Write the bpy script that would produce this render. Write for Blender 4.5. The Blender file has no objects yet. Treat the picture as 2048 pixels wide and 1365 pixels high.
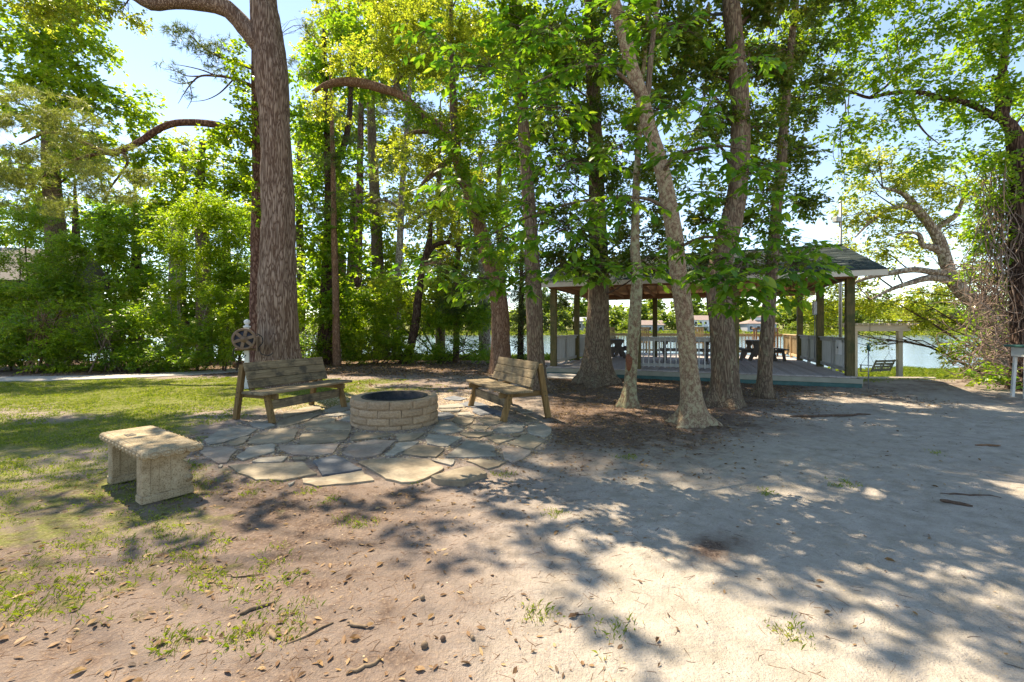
import bpy, math, random
import numpy as np
from mathutils import Vector

# ------------------------------------------------------------------ camera, sky, sun, exposure
SC = bpy.context.scene
COL = SC.collection
FPX, HOR, CAMH = 900.0, 657.0, 1.5          # focal length in photo pixels, horizon row, eye height

cam_d = bpy.data.cameras.new('camera')
cam = bpy.data.objects.new('camera', cam_d)
COL.objects.link(cam)
cam.location = (0, 0, CAMH)
cam.rotation_euler = (math.radians(90), 0, 0)
cam_d.sensor_width = 36.0
cam_d.lens = FPX / 2048 * 36.0
cam_d.shift_y = -(682.5 - HOR) / 2048
cam_d.clip_start = 0.05
cam_d.clip_end = 4000
SC.camera = cam

SUN_ELEV, SUN_AZ = math.radians(61), math.radians(-45)    # azimuth from +Y towards +X
w = bpy.data.worlds.new('World')
SC.world = w
w.use_nodes = True
wn, wl = w.node_tree.nodes, w.node_tree.links
wn.clear()
sky = wn.new('ShaderNodeTexSky')
sky.sky_type = 'NISHITA'
sky.sun_disc = False
sky.sun_elevation = SUN_ELEV
sky.sun_rotation = SUN_AZ
sky.air_density = 0.8
sky.dust_density = 0.05
sky.ozone_density = 3.0
bg = wn.new('ShaderNodeBackground')
bg.inputs['Strength'].default_value = 0.145
wo = wn.new('ShaderNodeOutputWorld')
wl.new(sky.outputs[0], bg.inputs[0])
wl.new(bg.outputs[0], wo.inputs[0])

sun_d = bpy.data.lights.new('sun', 'SUN')
sun_d.energy = 4.1
sun_d.angle = math.radians(0.53)
sun_d.color = (1.0, 0.96, 0.90)
sun = bpy.data.objects.new('sun', sun_d)
COL.objects.link(sun)
sdir = Vector((math.sin(SUN_AZ) * math.cos(SUN_ELEV), math.cos(SUN_AZ) * math.cos(SUN_ELEV), math.sin(SUN_ELEV)))
sun.rotation_euler = (-sdir).to_track_quat('-Z', 'Y').to_euler()
sun.location = (-20, 20, 40)

SC.view_settings.view_transform = 'Standard'
SC.view_settings.look = 'None'
SC.view_settings.exposure = 1.55
SC.view_settings.gamma = 1.0
SC.view_settings.use_curve_mapping = False
SC.view_settings.use_white_balance = True
SC.view_settings.white_balance_temperature = 8300
SC.view_settings.white_balance_tint = 10
SC.cycles.max_bounces = 12
SC.cycles.diffuse_bounces = 8
SC.cycles.glossy_bounces = 3
SC.cycles.transmission_bounces = 4
SC.cycles.caustics_reflective = False
SC.cycles.caustics_refractive = False
SC.cycles.sample_clamp_indirect = 8.0
SC.cycles.use_denoising = True

RNG = np.random.default_rng(7)
random.seed(7)

# ------------------------------------------------------------------ helpers
def PG(u, v, z=0.0):
    """photo pixel -> point on the level plane z"""
    d = (CAMH - z) * FPX / (v - HOR)
    return np.array(((u - 1024) * d / FPX, d, z))

def PD(u, v, d):
    """photo pixel -> point at distance d along the view axis"""
    return np.array(((u - 1024) * d / FPX, d, CAMH + (HOR - v) * d / FPX))

def unit(a):
    a = np.asarray(a, float)
    n = np.linalg.norm(a, axis=-1, keepdims=True)
    return a / np.maximum(n, 1e-9)

def hash3(ix, iy, iz, seed):
    n = (ix.astype(np.int64) * 374761393 + iy.astype(np.int64) * 668265263 + iz.astype(np.int64) * 1274126177 + seed * 974634777) & 0xFFFFFFFF
    n = ((n ^ (n >> 13)) * 1274126177) & 0xFFFFFFFF
    n = (n ^ (n >> 16)) & 0xFFFFFFFF
    return n / 4294967295.0

def vnoise(x, y, z=None, seed=0):
    x = np.asarray(x, float); y = np.asarray(y, float)
    z = np.zeros_like(x) if z is None else np.asarray(z, float)
    ix, iy, iz = np.floor(x), np.floor(y), np.floor(z)
    fx, fy, fz = x - ix, y - iy, z - iz
    fx, fy, fz = [t * t * (3 - 2 * t) for t in (fx, fy, fz)]
    r = 0
    for a in (0, 1):
        for b in (0, 1):
            for c in (0, 1):
                wgt = (fx if a else 1 - fx) * (fy if b else 1 - fy) * (fz if c else 1 - fz)
                r = r + wgt * hash3(ix + a, iy + b, iz + c, seed)
    return r

def fbm(x, y, z=None, seed=0, oct=4):
    r, amp, f, tot = 0, 1.0, 1.0, 0
    for i in range(oct):
        r = r + amp * vnoise(x * f, y * f, None if z is None else z * f, seed + i * 17)
        tot += amp
        amp *= 0.5
        f *= 2.03
    return r / tot

def sstep(a, b, x):
    t = np.clip((x - a) / (b - a), 0, 1)
    return t * t * (3 - 2 * t)

def link(o, parent=None, mat=None):
    COL.objects.link(o)
    if parent is not None:
        o.parent = parent
    if mat is not None and hasattr(o.data, 'materials'):
        if not len(o.data.materials):
            o.data.materials.append(mat)
    return o

def tag(o, label=None, cat=None, group=None, kind=None):
    if label: o['label'] = label
    if cat: o['category'] = cat
    if group: o['group'] = group
    if kind: o['kind'] = kind
    return o

def thing(name, label, cat, loc=(0, 0, 0), rz=0.0, group=None):
    o = bpy.data.objects.new(name, None)
    COL.objects.link(o)
    o.location = loc
    o.rotation_euler = (0, 0, rz)
    o.empty_display_size = 0.2
    return tag(o, label, cat, group)

def np_mesh(name, verts, faces, mat, parent=None, rnd=None, smooth=False, extra=None):
    """numpy arrays -> one mesh object. faces (m,k)"""
    me = bpy.data.meshes.new(name)
    verts = np.asarray(verts, np.float32); faces = np.asarray(faces, np.int32)
    m, k = faces.shape
    me.vertices.add(len(verts)); me.vertices.foreach_set('co', verts.ravel())
    me.loops.add(m * k); me.loops.foreach_set('vertex_index', faces.ravel())
    me.polygons.add(m); me.polygons.foreach_set('loop_start', np.arange(0, m * k, k, dtype=np.int32))
    if smooth:
        me.polygons.foreach_set('use_smooth', np.ones(m, bool))
    me.update(calc_edges=True)
    if rnd is not None:
        at = me.attributes.new('rnd', 'FLOAT', 'FACE')
        at.data.foreach_set('value', np.asarray(rnd, np.float32))
    if extra:
        for nm, arr in extra.items():
            at = me.attributes.new(nm, 'FLOAT_COLOR', 'POINT')
            at.data.foreach_set('color', np.asarray(arr, np.float32).ravel())
    o = bpy.data.objects.new(name, me)
    return link(o, parent, mat)

class MB:
    """collects polygons; build() links them as one mesh object"""
    def __init__(self): self.v, self.f, self.s = [], [], []
    def add(self, vs, fs, smooth=False):
        n = len(self.v)
        self.v += [tuple(map(float, p)) for p in vs]
        self.f += [tuple(i + n for i in f) for f in fs]
        self.s += [smooth] * len(fs)
    def box(self, c, s, rz=0.0, bev=0.0, tilt=None):
        """c centre, s full size"""
        hx, hy, hz = s[0] / 2, s[1] / 2, s[2] / 2
        if bev <= 0:
            vs = [(x, y, z) for z in (-hz, hz) for x, y in ((-hx, -hy), (hx, -hy), (hx, hy), (-hx, hy))]
            fs = [(3, 2, 1, 0), (4, 5, 6, 7), (0, 1, 5, 4), (1, 2, 6, 5), (2, 3, 7, 6), (3, 0, 4, 7)]
        else:
            b = min(bev, hx * .9, hy * .9, hz * .9)
            vs = []
            for sz in (-1, 1):
                for sx, sy in ((-1, -1), (1, -1), (1, 1), (-1, 1)):
                    vs.append((sx * (hx - b), sy * (hy - b), sz * hz))
                    vs.append((sx * hx, sy * (hy - b), sz * (hz - b)))
                    vs.append((sx * (hx - b), sy * hy, sz * (hz - b)))
            V = lambda sz, i, k: (0 if sz < 0 else 12) + i * 3 + k
            fs = [tuple(V(-1, i, 0) for i in (3, 2, 1, 0)), tuple(V(1, i, 0) for i in (0, 1, 2, 3))]
            sides = [(0, 1, 2), (1, 2, 1), (2, 3, 2), (3, 0, 1)]
            for i, j, k in sides:
                fs.append((V(-1, i, k), V(-1, j, k), V(1, j, k), V(1, i, k)))
                fs.append((V(-1, i, 0), V(-1, j, 0), V(-1, j, k), V(-1, i, k)))
                fs.append((V(1, i, k), V(1, j, k), V(1, j, 0), V(1, i, 0)))
            for i in range(4):
                k1, k2 = (1, 2) if i in (0, 2) else (2, 1)
                fs.append((V(-1, i, k1), V(-1, i, k2), V(1, i, k2), V(1, i, k1)))
                fs.append((V(-1, i, 0), V(-1, i, k1), V(-1, i, k2)))
                fs.append((V(1, i, 0), V(1, i, k1), V(1, i, k2)))
        if tilt is not None:
            vs = [tuple(tilt @ Vector(p)) for p in vs]
        cr, sr = math.cos(rz), math.sin(rz)
        vs = [(c[0] + x * cr - y * sr, c[1] + x * sr + y * cr, c[2] + z) for x, y, z in vs]
        self.add(vs, fs)
    def bar(self, a, b, wd, th, up=(0, 0, 1), bev=0.0):
        """rectangular bar from a to b; wd across, th along up"""
        a, b = Vector(a), Vector(b)
        d = (b - a); L = d.length; d.normalize()
        s = d.cross(Vector(up))
        if s.length < 1e-4: s = d.cross(Vector((1, 0, 0)))
        s.normalize(); t = s.cross(d)
        n0 = len(self.v)
        tmp = MB(); tmp.box((0, 0, 0), (L, wd, th), bev=bev)
        m = (a + b) / 2
        vs = [m + d * p[0] + s * p[1] + t * p[2] for p in tmp.v]
        self.add(vs, tmp.f)
    def tube(self, pts, rad, n=8, smooth=True, cap=True):
        V, F = tube(np.asarray(pts, float), np.asarray(rad, float), n, cap)
        self.add(V, F, smooth)
    def lathe(self, prof, n=16, c=(0, 0, 0), smooth=True):
        vs, fs = [], []
        for r, z in prof:
            for i in range(n):
                a = 2 * math.pi * i / n
                vs.append((c[0] + r * math.cos(a), c[1] + r * math.sin(a), c[2] + z))
        for k in range(len(prof) - 1):
            for i in range(n):
                j = (i + 1) % n
                fs.append((k * n + i, k * n + j, (k + 1) * n + j, (k + 1) * n + i))
        fs.append(tuple(range(n))[::-1]); fs.append(tuple((len(prof) - 1) * n + i for i in range(n)))
        self.add(vs, fs, smooth)
    def prism(self, poly, z0, z1, inset=0.0):
        n = len(poly)
        c = (sum(p[0] for p in poly) / n, sum(p[1] for p in poly) / n)
        vs = [(p[0], p[1], z0) for p in poly] + [(p[0], p[1], z1 - inset) for p in poly]
        vs += [(p[0] + (c[0] - p[0]) * inset * 3, p[1] + (c[1] - p[1]) * inset * 3, z1) for p in poly] if inset else []
        fs = []
        for i in range(n):
            j = (i + 1) % n
            fs.append((i, j, n + j, n + i))
            if inset: fs.append((n + i, n + j, 2 * n + j, 2 * n + i))
        k = 2 * n if inset else n
        fs.append(tuple(k + i for i in range(n)))
        self.add(vs, fs)
    def build(self, name, mat, parent=None):
        me = bpy.data.meshes.new(name)
        me.from_pydata(self.v, [], self.f)
        me.polygons.foreach_set('use_smooth', self.s)
        me.update()
        o = bpy.data.objects.new(name, me)
        return link(o, parent, mat)

def tube(pts, rad, n=8, cap=True):
    k = len(pts)
    tan = np.zeros_like(pts)
    tan[1:-1] = pts[2:] - pts[:-2]; tan[0] = pts[1] - pts[0]; tan[-1] = pts[-1] - pts[-2]
    tan = unit(tan)
    ref = np.array((1.0, 0, 0)) if abs(tan[0][0]) < .8 else np.array((0, 1.0, 0))
    s = unit(np.cross(tan[0], ref))
    V = []
    ang = np.arange(n) * 2 * math.pi / n
    for i in range(k):
        s = unit(s - tan[i] * np.dot(s, tan[i]))
        t = np.cross(tan[i], s)
        V.append(pts[i] + rad[i] * (np.outer(np.cos(ang), s) + np.outer(np.sin(ang), t)))
    V = np.concatenate(V)
    F = []
    for i in range(k - 1):
        for j in range(n):
            jj = (j + 1) % n
            F.append((i * n + j, i * n + jj, (i + 1) * n + jj, (i + 1) * n + j))
    if cap:
        F.append(tuple(range(n))[::-1]); F.append(tuple((k - 1) * n + j for j in range(n)))
    return V, F

def catmull(P, m):
    """P (k,c) control points -> m samples"""
    P = np.asarray(P, float)
    Q = np.vstack([2 * P[0] - P[1], P, 2 * P[-1] - P[-2]])
    seg = np.linalg.norm(np.diff(P[:, :3], axis=0), axis=1)
    cum = np.concatenate([[0], np.cumsum(seg)])
    out = []
    for s in np.linspace(0, cum[-1], m):
        i = min(np.searchsorted(cum, s, side='right') - 1, len(P) - 2)
        t = (s - cum[i]) / max(seg[i], 1e-9)
        p0, p1, p2, p3 = Q[i], Q[i + 1], Q[i + 2], Q[i + 3]
        out.append(.5 * ((2 * p1) + (-p0 + p2) * t + (2 * p0 - 5 * p1 + 4 * p2 - p3) * t * t + (-p0 + 3 * p1 - 3 * p2 + p3) * t ** 3))
    return np.array(out)

# ------------------------------------------------------------------ materials
class NT:
    def __init__(self, name):
        self.m = bpy.data.materials.new(name); self.m.use_nodes = True
        self.n, self.l = self.m.node_tree.nodes, self.m.node_tree.links
        self.n.clear()
        self.out = self.n.new('ShaderNodeOutputMaterial')
    def node(self, t, **kw):
        nd = self.n.new(t)
        for k, v in kw.items():
            if k in nd.inputs: nd.inputs[k].default_value = v
            else: setattr(nd, k, v)
        return nd
    def coords(self, kind='pos', scale=(1, 1, 1)):
        if kind == 'pos': src = self.node('ShaderNodeNewGeometry').outputs['Position']
        else: src = self.node('ShaderNodeTexCoord').outputs['Object']
        mp = self.node('ShaderNodeMapping'); mp.inputs['Scale'].default_value = scale
        self.l.new(src, mp.inputs['Vector'])
        return mp.outputs[0]
    def noise(self, vec, scale, detail=4, rough=.55, dist=0.0):
        nd = self.node('ShaderNodeTexNoise')
        nd.inputs['Scale'].default_value = scale; nd.inputs['Detail'].default_value = detail
        nd.inputs['Roughness'].default_value = rough; nd.inputs['Distortion'].default_value = dist
        self.l.new(vec, nd.inputs['Vector'])
        return nd.outputs['Fac']
    def ramp(self, fac, stops):
        r = self.node('ShaderNodeValToRGB')
        e = r.color_ramp.elements
        while len(e) < len(stops): e.new(.5)
        for el, (p, c) in zip(e, stops):
            el.position = p; el.color = (*c, 1) if len(c) == 3 else c
        self.l.new(fac, r.inputs[0])
        return r.outputs[0]
    def mix(self, fac, a, b, mode='MIX'):
        mx = self.node('ShaderNodeMix', data_type='RGBA', blend_type=mode)
        for val, idx in ((fac, 0), (a, 6), (b, 7)):
            if isinstance(val, (int, float)): mx.inputs[idx].default_value = val
            elif isinstance(val, tuple): mx.inputs[idx].default_value = (*val, 1)
            else: self.l.new(val, mx.inputs[idx])
        return mx.outputs[2]
    def math(self, op, a, b=0.0):
        nd = self.node('ShaderNodeMath', operation=op)
        for i, val in enumerate((a, b)):
            if isinstance(val, (int, float)): nd.inputs[i].default_value = val
            else: self.l.new(val, nd.inputs[i])
        return nd.outputs[0]
    def principled(self, col, rough=.8, bump=None, strength=.3, dist=.01, spec=.3, metal=0.0):
        p = self.node('ShaderNodeBsdfPrincipled')
        if isinstance(col, tuple): p.inputs['Base Color'].default_value = (*col, 1)
        else: self.l.new(col, p.inputs['Base Color'])
        if isinstance(rough, (int, float)): p.inputs['Roughness'].default_value = rough
        else: self.l.new(rough, p.inputs['Roughness'])
        p.inputs['Specular IOR Level'].default_value = spec
        p.inputs['Metallic'].default_value = metal
        if bump is not None:
            b = self.node('ShaderNodeBump'); b.inputs['Strength'].default_value = strength; b.inputs['Distance'].default_value = dist
            self.l.new(bump, b.inputs['Height']); self.l.new(b.outputs[0], p.inputs['Normal'])
        self.l.new(p.outputs[0], self.out.inputs[0])
        return p

def m_basic(name, c1, c2, scale=8, rough=.8, coords='pos', stretch=(1, 1, 1), bump=.25, dist=.01, obj_var=0.0, metal=0.0, spec=.3):
    t = NT(name)
    v = t.coords(coords, stretch)
    f = t.noise(v, scale, 6, .6)
    col = t.ramp(f, [(.3, c1), (.7, c2)])
    if obj_var:
        oi = t.node('ShaderNodeObjectInfo')
        k = t.math('ADD', t.math('MULTIPLY', oi.outputs['Random'], obj_var), 1 - obj_var / 2)
        cmb = t.node('ShaderNodeCombineColor')
        for i in range(3): t.l.new(k, cmb.inputs[i])
        col = t.mix(1.0, col, cmb.outputs[0], 'MULTIPLY')
    t.principled(col, rough, f, bump, dist, spec, metal)
    return t.m

def m_wood(name, dark, mid, light, axis=0, scale=3.0, obj_var=.35, rough=.85, stain=None):
    """weathered timber, grain running along local axis"""
    t = NT(name)
    st = [22.0, 22.0, 22.0]; st[axis] = 1.2
    tc = t.node('ShaderNodeTexCoord').outputs['Object']
    oi = t.node('ShaderNodeObjectInfo')
    off = t.node('ShaderNodeVectorMath', operation='ADD')
    cx = t.node('ShaderNodeCombineXYZ')
    rr = t.math('MULTIPLY', oi.outputs['Random'], 7.0)
    for i in range(3): t.l.new(rr, cx.inputs[i])
    t.l.new(tc, off.inputs[0]); t.l.new(cx.outputs[0], off.inputs[1])
    mp = t.node('ShaderNodeMapping'); mp.inputs['Scale'].default_value = st
    t.l.new(off.outputs[0], mp.inputs['Vector'])
    g = t.noise(mp.outputs[0], scale, 7, .62, .6)
    big = t.noise(off.outputs[0], 5.0, 4, .6)
    col = t.ramp(g, [(.25, dark), (.5, mid), (.75, light)])
    if stain:
        col = t.mix(t.ramp(big, [(.48, (0, 0, 0)), (.66, (1, 1, 1))]), col, stain)
    k = t.math('ADD', t.math('MULTIPLY', oi.outputs['Random'], obj_var), 1 - obj_var / 2)
    cmb = t.node('ShaderNodeCombineColor')
    for i in range(3): t.l.new(k, cmb.inputs[i])
    col = t.mix(1.0, col, cmb.outputs[0], 'MULTIPLY')
    t.principled(col, rough, g, .45, .006, .25)
    return t.m

def m_bark(name, deep, mid, light, lichen=None, lich=(.56, .64), scale=9.0, squash=.2, strength=.9, lscale=7.0, dist=.03):
    t = NT(name)
    v = t.coords('pos', (1, 1, squash))
    vo = t.node('ShaderNodeTexVoronoi', feature='DISTANCE_TO_EDGE')
    n0 = t.node('ShaderNodeTexNoise'); n0.inputs['Scale'].default_value = 6.0; n0.inputs['Detail'].default_value = 3
    t.l.new(v, n0.inputs['Vector'])
    wv = t.mix(.22, v, n0.outputs['Color'])
    t.l.new(wv, vo.inputs['Vector']); vo.inputs['Scale'].default_value = scale
    fine = t.noise(v, scale * 5, 5, .65)
    h = t.math('ADD', t.math('MULTIPLY', t.math('MINIMUM', vo.outputs['Distance'], .28), 2.4), t.math('MULTIPLY', fine, .45))
    col = t.ramp(h, [(.12, deep), (.45, mid), (.85, light)])
    if lichen:
        pv = t.coords('pos', (1, 1, .75))
        ln = t.noise(pv, lscale, 6, .68)
        msk = t.ramp(ln, [(lich[0], (0, 0, 0)), (lich[1], (1, 1, 1))])
        col = t.mix(msk, col, lichen)
    t.principled(col, .92, h, strength, dist, .15)
    return t.m

def m_leaf(name, stops, trans=.52, tcol=3.2, gloss=.35):
    """thin leaf: diffuse front, light coming through, a little sheen"""
    t = NT(name)
    a = t.node('ShaderNodeAttribute', attribute_name='rnd')
    n = len(stops)
    col = t.ramp(a.outputs['Fac'], [(i / (n - 1), c) for i, c in enumerate(stops)])
    br = t.mix(1.0, col, (tcol * .95, tcol, tcol * .45), 'MULTIPLY')
    p = t.node('ShaderNodeBsdfPrincipled')
    t.l.new(col, p.inputs['Base Color'])
    p.inputs['Roughness'].default_value = gloss; p.inputs['Specular IOR Level'].default_value = .35
    tr = t.node('ShaderNodeBsdfTranslucent'); t.l.new(br, tr.inputs['Color'])
    mx = t.node('ShaderNodeMixShader'); mx.inputs[0].default_value = trans
    t.l.new(p.outputs[0], mx.inputs[1]); t.l.new(tr.outputs[0], mx.inputs[2])
    t.l.new(mx.outputs[0], t.out.inputs[0])
    return t.m

M = {}
M['leaf_maple'] = m_leaf('leaf_maple', [(.045, .085, .012), (.10, .16, .018), (.17, .22, .022), (.24, .27, .03)], .5)
M['leaf_oak'] = m_leaf('leaf_oak', [(.08, .105, .02), (.15, .18, .03), (.21, .22, .04), (.26, .24, .06)], .5)
M['leaf_dark'] = m_leaf('leaf_dark', [(.05, .10, .014), (.09, .155, .02), (.14, .20, .025), (.19, .18, .035)], .5)
M['leaf_green'] = m_leaf('leaf_green', [(.045, .10, .014), (.085, .155, .018), (.14, .20, .022), (.20, .22, .03)], .5)
M['leaf_holly'] = m_leaf('leaf_holly', [(.035, .065, .012), (.06, .105, .016), (.10, .13, .02), (.13, .10, .03)], .40)
M['leaf_hickory'] = m_leaf('leaf_hickory', [(.035, .11, .016), (.065, .155, .018), (.125, .21, .022), (.19, .24, .04)], .5, 2.6, .4)
M['needle_pine'] = m_leaf('needle_pine', [(.10, .13, .035), (.18, .21, .06), (.26, .28, .09), (.30, .31, .13)], .4, 1.6, .45)
M['needle_dark'] = m_leaf('needle_dark', [(.05, .08, .028), (.09, .13, .045), (.14, .18, .06), (.19, .22, .09)], .4, 1.5, .45)
M['leaf_cedar'] = m_leaf('leaf_cedar', [(.025, .05, .02), (.05, .085, .03), (.09, .12, .04), (.15, .13, .06)], .3)
M['leaf_far'] = m_leaf('leaf_far', [(.05, .085, .02), (.10, .15, .028), (.16, .20, .035), (.22, .24, .05)], .35)
M['grass'] = m_leaf('grass', [(.08, .13, .015), (.14, .19, .02), (.21, .24, .035), (.30, .27, .09)], .4, 1.8, .5)
M['dry'] = m_leaf('dry_leaf', [(.08, .045, .025), (.16, .085, .042), (.26, .15, .07), (.40, .26, .13)], .2, 1.2, .6)

M['bark_oak'] = m_bark('bark_oak', (.05, .027, .019), (.165, .105, .078), (.32, .235, .185), (.34, .29, .24), (.60, .74), 26, .11, .9, 18, .02)
M['bark_dark'] = m_bark('bark_dark', (.018, .011, .009), (.06, .036, .028), (.13, .085, .065), (.15, .14, .10), (.6, .7), 18, .2, .9, 8)
M['bark_brown'] = m_bark('bark_brown', (.05, .033, .023), (.13, .09, .062), (.215, .16, .11), (.235, .22, .14), (.54, .68), 30, .16, .8, 12, .02)
M['bark_lichen'] = m_bark('bark_lichen', (.07, .042, .028), (.17, .115, .072), (.25, .185, .12), (.28, .275, .165), (.45, .58), 30, .5, .5, 14, .012)
M['bark_mottle'] = m_bark('bark_mottle', (.09, .052, .036), (.20, .13, .085), (.29, .205, .14), (.32, .275, .175), (.47, .60), 34, .55, .5, 18, .012)
M['bark_pale'] = m_bark('bark_pale', (.07, .05, .035), (.20, .155, .12), (.36, .31, .26), (.45, .42, .36), (.52, .62), 12, .5, .8, 8)
M['bark_red'] = m_bark('bark_red', (.06, .03, .02), (.19, .105, .066), (.30, .19, .13), (.32, .28, .2), (.6, .7), 28, .2, .8, 10, .02)
M['bark_pine'] = m_bark('bark_pine', (.03, .015, .012), (.11, .055, .042), (.20, .12, .095), None, (.6, .7), 13, .35, .9, 8)
M['twig'] = m_basic('twig', (.05, .03, .022), (.13, .085, .06), 30, .9)
M['vine'] = m_basic('vine', (.10, .065, .05), (.34, .25, .20), 3, .9)

M['bench_x'] = m_wood('bench_wood', (.07, .05, .03), (.20, .15, .088), (.34, .27, .175), 0, 3, .4, .85, (.07, .058, .042))
M['bench_z'] = m_wood('bench_leg_wood', (.05, .03, .014), (.19, .115, .045), (.30, .19, .085), 2, 3, .3)
M['bench_y'] = m_wood('bench_rail_wood', (.05, .03, .014), (.17, .105, .045), (.27, .17, .08), 1, 3, .3)
M['deck'] = m_wood('deck_wood', (.25, .22, .20), (.36, .32, .30), (.45, .41, .38), 1, 3, .3)
M['post'] = m_wood('post_wood', (.05, .042, .018), (.125, .10, .042), (.22, .17, .08), 2, 2.5, .3, .85, (.07, .075, .03))
M['beam'] = m_wood('beam_wood', (.14, .075, .042), (.28, .155, .085), (.40, .245, .14), 0, 2.5, .3)
M['ply'] = m_wood('plywood', (.42, .26, .14), (.55, .36, .20), (.64, .44, .27), 0, 1.5, .2)
M['rail'] = m_wood('rail_paint', (.30, .30, .28), (.40, .40, .375), (.48, .48, .45), 2, 2.5, .14)
M['rail_tan'] = m_wood('rail_bare_wood', (.32, .22, .12), (.48, .35, .20), (.60, .46, .29), 2, 2.5, .2)
M['trim'] = m_basic('trim_paint', (.50, .46, .38), (.60, .56, .47), 3, .6, bump=.1)
M['skirt'] = m_basic('skirt_paint', (.22, .22, .17), (.30, .295, .24), 4, .7, bump=.15)
M['skirt_teal'] = m_basic('skirt_teal_paint', (.03, .09, .085), (.06, .14, .13), 5, .7, bump=.15)
M['table'] = m_wood('table_wood', (.07, .06, .052), (.125, .108, .095), (.20, .18, .165), 1, 2.5, .3)
M['chair'] = m_wood('chair_wood', (.36, .25, .13), (.50, .37, .21), (.62, .48, .3), 2, 2.5, .2)
M['arbor'] = m_wood('arbor_wood', (.38, .31, .26), (.52, .44, .37), (.62, .54, .47), 0, 2.5, .2)
M['swing'] = m_wood('swing_wood', (.10, .10, .08), (.20, .19, .15), (.30, .28, .22), 0, 2.5, .3)
M['metal_dark'] = m_basic('dark_steel', (.018, .02, .022), (.05, .05, .05), 30, .55, metal=.6)
M['metal_grey'] = m_basic('grey_steel', (.25, .26, .27), (.35, .36, .37), 20, .45, metal=.7)
M['white'] = m_basic('white_paint', (.55, .55, .53), (.68, .68, .66), 6, .6, bump=.1)
M['greenp'] = m_basic('green_paint', (.015, .07, .06), (.03, .12, .10), 6, .5, bump=.1)
M['black'] = m_basic('black_plastic', (.012, .012, .014), (.03, .03, .032), 20, .5, bump=.05)
M['reel'] = m_basic('brown_plastic', (.12, .075, .05), (.2, .135, .095), 12, .55, bump=.1)
M['reel_dark'] = m_basic('reel_dark_plastic', (.02, .022, .035), (.05, .052, .07), 12, .6, bump=.1)  # blue-black plastic of the drum, darker than the rim
M['pavers'] = m_basic('concrete_block', (.27, .18, .108), (.43, .305, .198), 40, .92, bump=.8, dist=.015, obj_var=.22)
M['slab'] = m_basic('path_concrete', (.33, .30, .27), (.46, .43, .39), 7, .9, bump=.2)
M['ash'] = m_basic('ash', (.05, .045, .04), (.14, .13, .12), 14, .95, bump=.5)

def m_cast():
    t = NT('cast_stone')
    v = t.coords('obj')
    f = t.noise(v, 9, 5, .6); p = t.noise(v, 95, 3, .7)
    col = t.ramp(f, [(.3, (.27, .205, .125)), (.55, (.38, .305, .20)), (.75, (.46, .39, .275))])
    pit = t.ramp(p, [(.36, (.30, .23, .14)), (.52, (1, 1, 1))])
    col = t.mix(.7, col, pit, 'MULTIPLY')
    t.principled(col, .9, p, .4, .006, .2)
    return t.m
M['cast'] = m_cast()

def m_flag(name, a, b, c):
    t = NT(name)
    tc = t.coords('pos')
    oi = t.node('ShaderNodeObjectInfo')
    f = t.noise(tc, 2.6, 7, .62, .8); g = t.noise(tc, 24, 5, .65, .5)
    col = t.ramp(f, [(.3, a), (.52, b), (.72, c)])
    sp = t.ramp(g, [(.3, (.72, .70, .68)), (.6, (1.08, 1.08, 1.08))])
    col = t.mix(.8, col, sp, 'MULTIPLY')
    k = t.math('ADD', t.math('MULTIPLY', oi.outputs['Random'], .35), .82)
    cmb = t.node('ShaderNodeCombineColor')
    for i in range(3): t.l.new(k, cmb.inputs[i])
    col = t.mix(1.0, col, cmb.outputs[0], 'MULTIPLY')
    h = t.math('ADD', t.math('MULTIPLY', f, 1.2), t.math('MULTIPLY', g, .5))
    t.principled(col, .75, h, .5, .012, .3)
    return t.m
M['flag_tan'] = m_flag('flagstone_tan', (.165, .13, .088), (.25, .205, .145), (.33, .28, .205))
M['flag_grey'] = m_flag('flagstone_grey', (.19, .17, .14), (.28, .255, .21), (.37, .335, .28))
M['flag_blue'] = m_flag('flagstone_blue', (.075, .085, .10), (.14, .15, .165), (.26, .26, .26))
M['flag_pink'] = m_flag('flagstone_rose', (.26, .19, .15), (.37, .29, .23), (.46, .38, .31))

def m_shingle():
    t = NT('shingle')
    oi = t.node('ShaderNodeAttribute', attribute_name='rnd')
    v = t.coords('pos')
    f = t.noise(v, 60, 3, .6)
    col = t.ramp(oi.outputs['Fac'], [(0, (.022, .034, .036)), (.5, (.045, .062, .062)), (1, (.085, .10, .095))])
    col = t.mix(.5, col, t.ramp(f, [(.3, (.5, .5, .5)), (.7, (1.4, 1.4, 1.4))]), 'MULTIPLY')
    t.principled(col, .9, f, .5, .004, .2)
    return t.m
M['shingle'] = m_shingle()

def m_water():
    t = NT('water')
    v = t.coords('pos', (1, 2.2, 1))
    a = t.noise(v, .9, 5, .6); b = t.noise(v, .12, 3, .5)
    h = t.math('ADD', a, t.math('MULTIPLY', b, 2.0))
    t.principled((.09, .13, .15), .16, h, .35, .12, .6)
    return t.m
M['water'] = m_water()

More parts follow.
